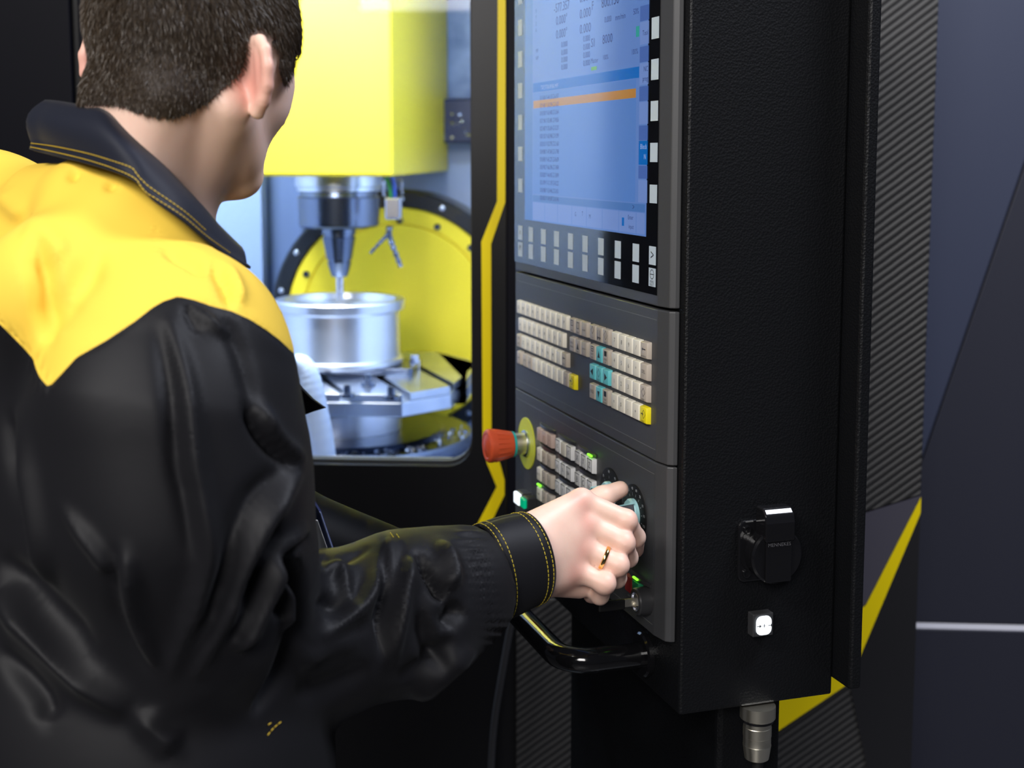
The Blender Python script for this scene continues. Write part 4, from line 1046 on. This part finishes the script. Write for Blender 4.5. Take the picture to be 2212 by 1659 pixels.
R0 = {'i': .0112, 'm': .0115, 'r': .0110, 'p': .0102}
for f in 'imrp':
    p0, r0 = MC[f], R0[f]
    for (q, r1) in FING[f]:
        p1 = J(*q); B.cone(p0, p1, r0, r1, .0048); p0, r0 = p1, r1
    B.ell(MC[f] + back*.004, (Zv, PU, PN), (.0085, .0085, .0085), .007)
    B.ell(J(*FING[f][0][0]) + back*.0012, (Zv, PU, PN), (.0100, .0100, .0100), .004)
B.chain([(J(1175, 1155, 1.255), .017), (J(1240, 1102, 1.292), .0135), (J(1302, 1074, 1.306), .0108), (J(1340, 1057, 1.318), .0088)], .006)
V, Q = B.mesh(); V = relax(V, Q, 2, .45); Nn = vnormals(V, Q)
fl_ = np.zeros(len(V))
for f in 'imrp':
    fl_ += .62*np.exp(-(np.linalg.norm(V - (MC[f] + back*.012), axis=1)/.012)**2) + .42*np.exp(-(np.linalg.norm(V - J(*FING[f][0][0]), axis=1)/.012)**2) + .45*np.exp(-(np.linalg.norm(V - J(*FING[f][2][0]), axis=1)/.014)**2)
fl_ += .30*np.exp(-(np.linalg.norm(V - J(1215, 1275, 1.24), axis=1)/.022)**2)
for e in EARS: fl_ += .75*np.exp(-(np.linalg.norm(V - e, axis=1)/.026)**4)
fl_ += .05*np.exp(-(np.linalg.norm(V - NB - Zv*.05, axis=1)/.06)**2)
body = np_mesh('body', V, Q, 'skin', ps); fattr(body, 'flush', np.clip(fl_, 0, .85))
BV, BQ, BN = V, Q, Nn
bvh_body = BVHTree.FromPolygons(V.tolist(), Q.tolist())

# ---------------------------------------------------------------- hair: cap plus short strands
loc = np.stack([(BV - HC0) @ Hr, (BV - HC0) @ Hf, (BV - HC0) @ Hu], -1)
pxy = project(BV); view = BV - CAM; view /= np.linalg.norm(view, axis=1)[:, None]
facing = -(BN*view).sum(1)
hair_poly = [(100, -400), (100, 215), (198, 232), (225, 228), (262, 232), (300, 246), (340, 256), (378, 256), (415, 243), (450, 225), (480, 202), (508, 172), (528, 140), (540, 112), (552, 98), (585, 98), (596, 112), (598, 150), (604, 176), (612, 188), (620, 176), (627, 148), (637, 110), (700, 60), (700, -400)]
head_sel = (np.linalg.norm(BV - hd3(0, 0, 0), axis=1) < .16)
ear_d = np.full(len(BV), 9.)
ear_mask = np.zeros(len(BV), bool)
for s in (-1, 1):
    ear_mask |= (s*loc[:, 0] > .0740) & (loc[:, 1] < .012) & (loc[:, 1] > -.06) & (loc[:, 2] < .008) & (loc[:, 2] > -.08)
vis_in = in_poly(pxy, hair_poly)
hid_in = ((loc[:, 2] > .045) | ((loc[:, 1] < -.01) & (loc[:, 2] > -.035))) & (loc[:, 1] < .085)
front_bald = (loc[:, 1] > .060) & (loc[:, 2] < .060)
hsel = head_sel & np.where(facing > -.05, vis_in, hid_in) & ~ear_mask & ~front_bald
fsel = hsel[BQ].all(1)
rnd_ = np.random.RandomState(5)
# hair cap: the scalp surface lifted a little
ids = np.unique(BQ[fsel]); mp_ = -np.ones(len(BV), int); mp_[ids] = np.arange(len(ids))
capV = BV[ids] + BN[ids]*.0022
hair = np_mesh('hair', capV, mp_[BQ[fsel]], 'hair_base', ps, label='short dark brown hair')
fc = BQ[fsel]; cen = BV[fc].mean(1); ar = np.linalg.norm(np.cross(BV[fc[:, 2]] - BV[fc[:, 0]], BV[fc[:, 3]] - BV[fc[:, 1]]), axis=1)/2
NS = 60000
pick = rnd_.choice(len(fc), NS, p=ar/ar.sum())
w4 = rnd_.dirichlet([1, 1, 1, 1], NS); root = (BV[fc[pick]]*w4[..., None]).sum(1); nn = BN[fc[pick]].mean(1); nn /= np.linalg.norm(nn, axis=1)[:, None]
lz = (root - HC0) @ Hu; lf = (root - HC0) @ Hf; lr = (root - HC0) @ Hr
crown = hd3(0, -.05, .085)
down = root - crown; down -= nn*(down*nn).sum(1)[:, None]; down /= np.linalg.norm(down, axis=1)[:, None] + 1e-9
side = np.cross(nn, down)
length = np.clip(.0050 + (lz + .06)*.055, .0035, .012)*rnd_.uniform(.7, 1.25, NS)
top = lz > .06; length[top] *= 1.5
sw = rnd_.normal(0, .38, NS)
d0 = nn*rnd_.uniform(.35, .75, NS)[:, None] + down*.75 + side*sw[:, None] - Zv*.1
d0 /= np.linalg.norm(d0, axis=1)[:, None]
d1 = d0*.8 + down*.6 - nn*.15; d1 /= np.linalg.norm(d1, axis=1)[:, None]
p0 = root + nn*.0015; p1 = p0 + d0*(length*.5)[:, None]; p2 = p1 + d1*(length*.5)[:, None]
wd = rnd_.uniform(.00014, .00028, NS)[:, None]; sd = np.cross(d0, np.cross(nn, rnd_.normal(0, 1, (NS, 3)))); sd /= np.linalg.norm(sd, axis=1)[:, None] + 1e-9
HV = np.stack([p0 - sd*wd, p0 + sd*wd, p1 - sd*wd*.8, p1 + sd*wd*.8, p2], 1).reshape(-1, 3)
b5 = np.arange(NS)[:, None]*5
HF = np.concatenate([b5 + np.array([0, 1, 3]), b5 + np.array([0, 3, 2]), b5 + np.array([2, 3, 4])])
hs = np_mesh('hair_strands', HV, HF, 'hair', hair); hs['kind'] = 'stuff'

# ---------------------------------------------------------------- work jacket
xs = np.arange(-.72, .03, .0034); ys = np.arange(.84, 1.52, .0034); zs = np.arange(.80, 1.56, .0034)
K = SDF(xs, ys, zs)
K.ell((-.345, 1.11, 1.21), (PL, PFd, Zv), (.200, .132, .235), .03)
K.ell((-.345, 1.10, .98), (PL, PFd, Zv), (.220, .170, .27), .04)
K.ell((-.345, 1.10, .80), (PL, PFd, Zv), (.215, .165, .20), .04)
K.cone(J(395, 760, 1.01), SL, .060, .074, .03)
K.cone(NB - Zv*.045 - Hr*.015, J(395, 760, 1.01), .058, .064, .025); K.cone(NB - Zv*.035 - Hr*.02, SL, .066, .074, .03)
K.chain([(J(100, 450, 1.15), .038), (J(200, 450, 1.085), .038), (J(280, 475, 1.062), .038), (J(340, 535, 1.062), .036), (J(395, 600, 1.085), .034)], .015)
K.cone(NB - Zv*.06, (-.335, 1.135, 1.30), .06, .10, .04)
K.cone(J(290, 625, 1.05), J(120, 640, 1.02), .055, .06, .04)
arm = [(J(388, 765, 1.00), .077), (J(366, 900, .985), .094), (J(380, 1080, .985), .098), (J(438, 1295, 1.005), .086), (J(515, 1400, 1.04), .060)]
K.chain(arm, .03)
fore = [(J(515, 1400, 1.04), .060), (J(560, 1392, 1.05), .060), (J(700, 1370, 1.09), .064), (J(880, 1320, 1.140), .068), (J(985, 1272, 1.172), .052), (J(1050, 1240, 1.19), .0415)]
K.chain(fore, .025)
K.chain([(SL, .078), (ELl, .070), (J(860, 1228, 1.42), .042)], .03)
cA, cB = J(1050, 1240, 1.192), J(1152, 1204, 1.222)
ax_ = cB - cA; Lc = np.linalg.norm(ax_); ax_ /= Lc
X_, Y_, Z_ = np.meshgrid(*K.ax, indexing='ij', sparse=True)
pl_ = ((X_ - cA[0])*ax_[0] + (Y_ - cA[1])*ax_[1] + (Z_ - cA[2])*ax_[2] - .002).astype(np.float32)
K.D = np.where((X_ > -.12) & (Y_ < 1.31), np.maximum(K.D, pl_), K.D)
V, Q = K.mesh(); V = relax(V, Q, 3, .5); N0 = vnormals(V, Q)
P2 = project(V); vw = V - CAM; vw /= np.linalg.norm(vw, axis=1)[:, None]; fc_ = -(N0*vw).sum(1)
vis_w = np.clip(fc_*4 + .6, 0, 1)*(V[:, 1] < 1.36)
FOLDS = [  # polyline in photo pixels, width px, height mm
    ([(368, 700), (401, 834), (418, 1002), (429, 1060), (453, 1199), (430, 1300), (405, 1357), (369, 1453)], 24, 7),
    ([(345, 720), (372, 850), (388, 1010), (402, 1070), (415, 1190)], 22, -4),
    ([(640, 1015), (600, 1070), (556, 1131), (508, 1246), (481, 1330), (429, 1449)], 24, 10),
    ([(600, 1020), (540, 1090), (478, 1240), (440, 1330)], 24, -5),
    ([(655, 1147), (596, 1210), (564, 1278), (528, 1369), (497, 1393)], 20, 10),
    ([(600, 1140), (548, 1225), (518, 1320)], 18, -7),
    ([(660, 1165), (608, 1207), (640, 1246), (644, 1357), (612, 1457), (556, 1536)], 15, -15),
    ([(628, 1260), (625, 1310), (622, 1360)], 14, 6), ([(605, 1270), (602, 1340)], 10, -5),
    ([(274, 1190), (286, 1318), (338, 1437)], 22, 6), ([(245, 1190), (262, 1318), (318, 1450)], 18, -3),
    ([(139, 1099), (222, 1206), (240, 1230)], 16, 4), 
    ([(535, 874), (568, 941), (635, 1008)], 14, -7), ([(560, 870), (600, 950), (655, 1000)], 20, 5),
    ([(435, 672), (468, 707), (500, 720)], 9, 3), ([(400, 660), (430, 720)], 9, -3), ([(480, 690), (520, 760), (560, 900)], 18, -3),
    
    # forearm
    ([(842, 1167), (828, 1230), (806, 1278), (774, 1318), (722, 1350), (679, 1377)], 20, 9),
    ([(700, 1235), (722, 1222), (738, 1238), (754, 1318)], 14, 5), ([(690, 1290), (740, 1330)], 16, -4),
    ([(889, 1207), (880, 1260), (869, 1298), (850, 1429)], 19, 9), ([(834, 1190), (826, 1250), (824, 1318), (828, 1415)], 13, -8),
    ([(949, 1175), (973, 1238), (965, 1274)], 17, 8), ([(897, 1199), (937, 1262), (960, 1300)], 12, -8), ([(905, 1320), (925, 1400), (960, 1440)], 20, -6),
    ([(997, 1302), (957, 1358)], 22, -8), ([(897, 1509), (957, 1457), (1020, 1397)], 20, 6), ([(860, 1470), (930, 1430), (985, 1370)], 18, -4),
    ([(640, 1440), (700, 1400), (780, 1380)], 26, 5), ([(640, 1500), (720, 1480), (800, 1440)], 24, -4), ([(690, 1205), (730, 1212), (800, 1180)], 10, -3),
    # yoke
    ([(76, 500), (88, 560), (94, 600), (96, 680), (100, 740)], 26, -7), ([(215, 540), (187, 600), (150, 650), (117, 717)], 30, -4),
    ([(350, 540), (401, 560), (448, 590)], 15, -5), ([(460, 570), (485, 617), (500, 660)], 12, -5), ([(485, 575), (510, 617), (522, 655)], 12, 3),
    ([(250, 385), (230, 410)], 10, -3), ([(170, 365), (150, 390)], 10, -3), ([(0, 420), (60, 470)], 24, 3), ([(60, 480), (140, 560)], 30, 3),
    # back panel
    ([(0, 1278), (79, 1357), (179, 1457), (278, 1536)], 38, 12), ([(0, 1200), (100, 1310), (200, 1420)], 30, -7), ([(0, 1400), (90, 1500), (100, 1560)], 26, -6),
    ([(45, 880), (75, 1060), (95, 1180), (110, 1260)], 16, 6), ([(20, 900), (45, 1060), (70, 1200)], 18, -5), ([(300, 1540), (380, 1620)], 30, 6),
]
disp = np.zeros(len(V))
for pts, wpx, h in FOLDS:
    pts = [p for p in spline([np.array(p, float) for p in pts], 5)]
    d = np.full(len(P2), 1e9); tp = np.zeros(len(P2)); k_ = len(pts) - 1
    for i in range(k_):
        A, Bq = pts[i], pts[i+1]; e = Bq - A; tt_ = np.clip(((P2 - A) @ e)/((e @ e) + 1e-9), 0, 1)
        di = np.linalg.norm(P2 - A - tt_[:, None]*e, axis=1); m = di < d; d[m] = di[m]; tp[m] = (i + tt_[m])/k_
    taper = np.clip(np.minimum(tp, 1 - tp)*3.2 + .12, 0, 1)**.8
    disp += h*.001*(1.9 if pts[0][1] < 690 else 1.75)*taper*np.exp(-(d/(wpx*(.65 + .35*taper)))**2)
# puckers along seams and by the cuff
seam_line = [(-60, 640), (0, 700), (45, 745), (72, 775), (77, 795), (86, 815), (105, 837), (135, 805), (165, 772), (230, 735), (290, 695), (330, 664), (352, 651), (385, 640), (420, 648), (460, 662), (500, 672), (540, 690), (575, 712), (605, 735), (628, 757), (665, 790), (720, 830)]
ds_ = poly_dist(P2, seam_line)
rng = np.random.RandomState(2)
def nz(P, f, seed):
    r = np.random.RandomState(seed); v = 0
    for i in range(6):
        k = r.normal(0, 1, 3)*f; v = v + np.sin(P @ k + r.uniform(0, 6))
    return v/6
disp += .0022*np.exp(-(ds_/14)**2)*np.sin(P2[:, 0]*.33 + P2[:, 1]*.12)*(P2[:, 0] < 110)
disp += .0020*np.exp(-((P2[:, 0] - 1010 - (P2[:, 1]-1135)*.28)/26)**2)*np.sin(P2[:, 1]*.34)*(P2[:, 1] > 1100)
disp += .0016*np.exp(-(poly_dist(P2, [(334, 500), (345, 570), (361, 634)])/9)**2)*np.sin(P2[:, 1]*.55)
disp += .0030*nz(V, 22, 1) + .0012*nz(V, 60, 4)
disp -= .0014*np.exp(-(ds_/3.5)**2)
V = V + N0*(disp*np.where(fc_ > -.15, vis_w, 0) + (1 - vis_w)*.004*nz(V, 25, 9))[:, None]
V = relax(V, Q, 1, .35)
JN = vnormals(V, Q)
T3 = np.concatenate([Q[:, [0, 1, 2]], Q[:, [0, 2, 3]]])
bvh = BVHTree.FromPolygons(V.tolist(), Q.tolist())
def hit(x, y, off=.0, tree=None):
    r = ray(x, y); r = r/np.linalg.norm(r); h = (tree or bvh).ray_cast(Vector(CAM), Vector(r))
    if h[0] is None: return None
    n = np.array(h[1]);
    if n @ r > 0: n = -n
    return np.array(h[0]) + n*off
# yoke / body split along the seam
ypoly = seam_line + [(800, 830), (800, 300), (-400, 100), (-400, 600)]
P2 = project(V)
sd_ = np.where(in_poly(P2, ypoly), 1., -1.)*poly_dist(P2, seam_line)
back_rule = (V[:, 2] - 1.345)*2500
sdv = np.where((fc_ > -.45) & (V[:, 1] < 1.22), sd_, back_rule)
def clip_tris(V, T, s):
    out = {1: [], -1: []}; ex = []; nV = len(V); edge = {}
    st = s[T] >= 0; n = st.sum(1)
    out[1].append(T[n == 3]); out[-1].append(T[n == 0])
    mixed = np.where((n == 1) | (n == 2))[0]; add = {1: [], -1: []}
    def cut(a, b):
        k = (a, b) if a < b else (b, a)
        if k not in edge:
            t = s[k[0]]/(s[k[0]] - s[k[1]]); edge[k] = nV + len(ex); ex.append(V[k[0]] + (V[k[1]] - V[k[0]])*t)
        return edge[k]
    for i in mixed:
        t = T[i]; f = st[i]
        lone = [j for j in range(3) if f[j] == (n[i] == 1)][0]
        a, b, c = int(t[lone]), int(t[(lone+1) % 3]), int(t[(lone+2) % 3]); ab, ac = cut(a, b), cut(a, c)
        sg = 1 if f[lone] else -1
        add[sg].append((a, ab, ac)); add[-sg] += [(ab, b, c), (ab, c, ac)]
    VV = np.concatenate([V, np.array(ex).reshape(-1, 3)])
    return VV, {k: np.concatenate(out[k] + ([np.array(add[k])] if add[k] else [])) for k in (1, -1)}
VV, TT = clip_tris(V, T3, sdv)
def sub(Vv, T):
    ids = np.unique(T); mp = -np.ones(len(Vv), int); mp[ids] = np.arange(len(ids)); return Vv[ids], mp[T]
v_, t_ = sub(VV, TT[-1]); jacket = np_mesh('jacket', v_, t_, 'jk_black', ps, label='black twill work jacket')
v_, t_ = sub(VV, TT[1]); yoke = np_mesh('yoke', v_, t_, 'jk_yellow', jacket, label='bright yellow shoulder yoke')

def sheet(name, rows, m, parent, thick=.0015, **k):
    R, C = len(rows), len(rows[0]); Vg = np.array(rows).reshape(-1, 3)
    q = np.array([(i*C + j, i*C + j + 1, (i+1)*C + j + 1, (i+1)*C + j) for i in range(R-1) for j in range(C-1)])
    n = vnormals(Vg, q); V2 = np.concatenate([Vg + n*thick/2, Vg - n*thick/2]); o = R*C
    bd = [(0*C + j, 0*C + j + 1) for j in range(C-1)] + [((i)*C + C-1, (i+1)*C + C-1) for i in range(R-1)] + [((R-1)*C + j + 1, (R-1)*C + j) for j in range(C-1)][::-1] + [((i+1)*C, i*C) for i in range(R-1)][::-1]
    Fc = np.concatenate([q, q[:, ::-1] + o, np.array([(b, a, a + o, b + o) for a, b in bd])])
    return np_mesh(name, V2, Fc, m, parent, **k)
# collar: outer leaf from the fold line down to the pointed edge, inner stand behind it
top = [(100, 219, 1.135), (118, 219, 1.110), (140, 222, 1.088), (190, 231, 1.062), (225, 238, 1.052), (270, 275, 1.048), (330, 332, 1.050), (380, 386, 1.062), (420, 432, 1.080), (446, 476, 1.104), (464, 512, 1.128)]
bot = [(66, 322), (95, 331), (130, 340), (190, 355), (255, 375), (298, 396), (330, 430), (392, 474), (446, 520), (496, 556), (541, 579)]
topP = [J(*p) for p in top]
botP = [J(x, y, Y) for (x, y), Y in zip(bot, (1.118, 1.092, 1.066, 1.036, 1.012, 1.003, 1.0, 1.004, 1.022, 1.046, 1.072))]
# run on round the far side of the neck, out of sight
ncx = NB + Zv*.05
fart = [J(100, 219, 1.135) + np.array([.005, .05, -.005]), J(100, 219, 1.135) + np.array([.04, .11, -.02])]
farb = [J(66, 322, 1.115) + np.array([.0, .05, .0]), J(66, 322, 1.115) + np.array([.03, .12, -.01])]
topP = fart[::-1] + topP; botP = farb[::-1] + botP
tS, bS = np.array(spline(topP, 5)), np.array(spline(botP, 5))
axisN = NB
rows = []
for t in np.linspace(0, 1, 9):
    r = tS*(1 - t) + bS*t
    o = r - np.array([NB[0], NB[1], 0]); o[:, 2] = 0; o /= np.linalg.norm(o, axis=1)[:, None]
    rows.append(r + (o*.010 + Zv*.004)*math.sin(math.pi*min(1, t*1.15))*.9)
collar = sheet('collar', rows, 'jk_navy', jacket, .0022, label='stiff navy black folded collar')
rows2 = []
for t in np.linspace(0, 1, 5):
    c = np.array([NB[0], NB[1], 0]); r = tS.copy(); dd = c - r; dd[:, 2] = 0
    rows2.append(r + dd*(.03 + .16*t) - Zv*(.045*t) - Zv*.001)
sheet('collar_stand', rows2[::-1], 'jk_navy', jacket, .0016)
def stitches(name, P, parent, m='thread', dash=.0030, gap=.0013, r=.00042, lift=.0006, nrm=None):
    P = np.array(P); seg = np.linalg.norm(np.diff(P, axis=0), axis=1); L = np.concatenate([[0], np.cumsum(seg)]); mb = MB(MF); s = 0
    def at(d): return np.array([np.interp(d, L, P[:, q]) for q in range(3)])
    while s + dash < L[-1]:
        mb.tube([at(s), at(s + dash*.5), at(s + dash)], [r*.7, r, r*.7], 5); s += dash + gap
    o = mb.build(name, m, parent); return o
col_tree = BVHTree.FromPolygons(*[(lambda me, l: ([tuple(np.array(v.co) + l) for v in me.vertices], [tuple(p.vertices) for p in me.polygons]))(collar.data, WL[collar.name])][0])
for offs in ([(68, 309), (120, 316), (190, 331), (240, 346), (284, 362), (296, 376), (320, 402), (395, 455), (446, 500)], [(67, 318), (120, 329), (190, 346), (250, 366), (292, 387), (322, 420), (392, 466), (446, 511), (498, 548)]):
    pl = [hit(x, y, .0005, col_tree) for x, y in [tuple(p) for p in spline([np.array(q, float) for q in offs], 6)]]
    pl = [p for p in pl if p is not None]
    if len(pl) > 3: stitches('collar_stitching', pl, jacket, 'thread_y', .0026, .0008, .0004)
# cuff
e1 = Zv - ax_*(Zv @ ax_); e1 /= np.linalg.norm(e1); e2 = np.cross(ax_, e1)
def cuff_pt(t, a, r=0): 
    rr = .0465 + (.0432 - .0465)*t + .0012*math.sin(math.pi*t) + r
    return cA + ax_*Lc*t + (e1*math.cos(a)*rr*1.0 + e2*math.sin(a)*rr*.80)
n = 56; rows = []
for t in np.linspace(0, 1, 10): rows.append([cuff_pt(t, 2*math.pi*i/n, .0006*math.sin(3*2*math.pi*i/n + 4*t)) for i in range(n + 1)])
cuff = sheet('cuff', rows, 'jk_black', jacket, .0026, label='black buttoned sleeve cuff')
for t in (.035, .15, .82, .945):
    stitches('cuff_stitching', [cuff_pt(t, 2*math.pi*i/96, .0018 + .0006*math.sin(3*2*math.pi*i/96 + 4*t)) for i in range(97)], cuff)
# left cuff edge stitching and yoke hem
for pts in ([(843, 1152), (848, 1160), (852, 1166)], [(856, 1155), (862, 1163), (866, 1168)]):
    pl = [hit(x, y, .0008) for x, y in pts]
    if all(p is not None for p in pl): stitches('sleeve_stitching', pl, jacket)
for pts in ([(577, 1588), (590, 1572), (612, 1554)], [(578, 1565), (592, 1556)]):
    pl = [hit(x, y, .0008) for x, y in spline([np.array(q, float) for q in pts], 4)]
    if all(p is not None for p in pl): stitches('hem_stitching', pl, jacket, 'thread_y')
# pocket flap that sticks out beyond the chest
fp = [J(632, 812, 1.130), J(652, 838, 1.120), J(676, 862, 1.112), J(703, 881, 1.105), J(676, 889, 1.110), J(652, 898, 1.120), J(632, 890, 1.13)]
nrm = np.array([-.5, -.85, 0.1]); nrm /= np.linalg.norm(nrm)
m_ = len(fp); mesh_obj('pocket_flap', [p + nrm*.0015 for p in fp] + [p - nrm*.0015 for p in fp], [tuple(range(m_)), tuple(range(m_, 2*m_))[::-1]] + [(i, i + m_, (i+1) % m_ + m_, (i+1) % m_) for i in range(m_)], 'jk_black', jacket)
# trousers and shoes
xs = np.arange(-.66, -.10, .008); ys = np.arange(.86, 1.34, .008); zs = np.arange(.0, 1.0, .008)
Tq = SDF(xs, ys, zs)
for hip, knee, ank in LEG: Tq.chain([(hip - Zv*.02, .105), (knee, .085), (ank - Zv*.02, .075)], .03)
Tq.ell(hc_ + Zv*.0, (PL, PFd, Zv), (.165, .125, .12), .04)
V, Q = Tq.mesh(); V = relax(V, Q, 2); np_mesh('trousers', V, Q, 'jk_black', ps)
for hip, knee, ank in LEG:
    s_ = SDF(np.arange(-.25, .25, .006), np.arange(-.25, .25, .006), np.arange(-.01, .14, .006))
    s_.cone((-.03, -.03, .045), (.11, .11, .035), .045, .034, .02); s_.cone((0, 0, .05), (0, 0, .11), .045, .042, .02)
    s_.D = np.maximum(s_.D, .001 - np.broadcast_to(s_.ax[2][None, None, :], s_.D.shape)).astype(np.float32)
    V, Q = s_.mesh(); np_mesh('shoe', V + np.array([ank[0], ank[1], 0]), Q, 'gloss_black', ps)

# wedding ring on the ring finger
ra = MC['r']; rb = J(*FING['r'][0][0]); d_ = rb - ra; d_ /= np.linalg.norm(d_); c_ = ra + (rb - ra)*.60
q1 = np.cross(d_, Zv); q1 /= np.linalg.norm(q1); q2 = np.cross(d_, q1); V = []; Fc = []
nr, ns = 40, 8
for i in range(nr):
    a = 2*math.pi*i/nr
    for k in range(ns):
        b = 2*math.pi*k/ns; rr = .0116 + .0009*math.cos(b); V.append(c_ + (q1*math.cos(a) + q2*math.sin(a))*rr + d_*.0020*math.sin(b))
for i in range(nr):
    for k in range(ns): Fc.append((i*ns + k, ((i+1) % nr)*ns + k, ((i+1) % nr)*ns + (k+1) % ns, i*ns + (k+1) % ns))
tag(mesh_obj('finger_ring', V, Fc, 'gold', smooth=60), 'plain gold ring on the finger of the hand at the dial', 'ring')
# badge on the chest, seen edge-on past the elbow
bd = thing('name_badge', 'navy edged name badge hanging at the chest behind the elbow', 'badge', J(700, 1215, 1.16))
def bprism(name, pts, m, par, th=.0016):
    P = [J(x, y, Y) for x, y, Y in pts]; n_ = np.cross(P[1] - P[0], P[2] - P[0]); n_ /= np.linalg.norm(n_); k = len(P)
    return mesh_obj(name, [p + n_*th/2 for p in P] + [p - n_*th/2 for p in P], [tuple(range(k)), tuple(range(k, 2*k))[::-1]] + [(i, i + k, (i+1) % k + k, (i+1) % k) for i in range(k)], m, par)
bprism('holder', [(664, 1068, 1.150), (676, 1078, 1.150), (692, 1105, 1.152), (732, 1222, 1.160), (706, 1222, 1.160), (668, 1120, 1.150)], 'badge_blue', bd, .003)
bprism('card', [(672, 1122, 1.142), (686, 1124, 1.143), (720, 1222, 1.151), (700, 1222, 1.151), (674, 1160, 1.142)], 'badge_card', bd)
bprism('edge_stitch', [(690, 1106, 1.149), (692.5, 1106, 1.149), (731, 1220, 1.157), (728.5, 1220, 1.157)], 'badge_edge', bd, .001)
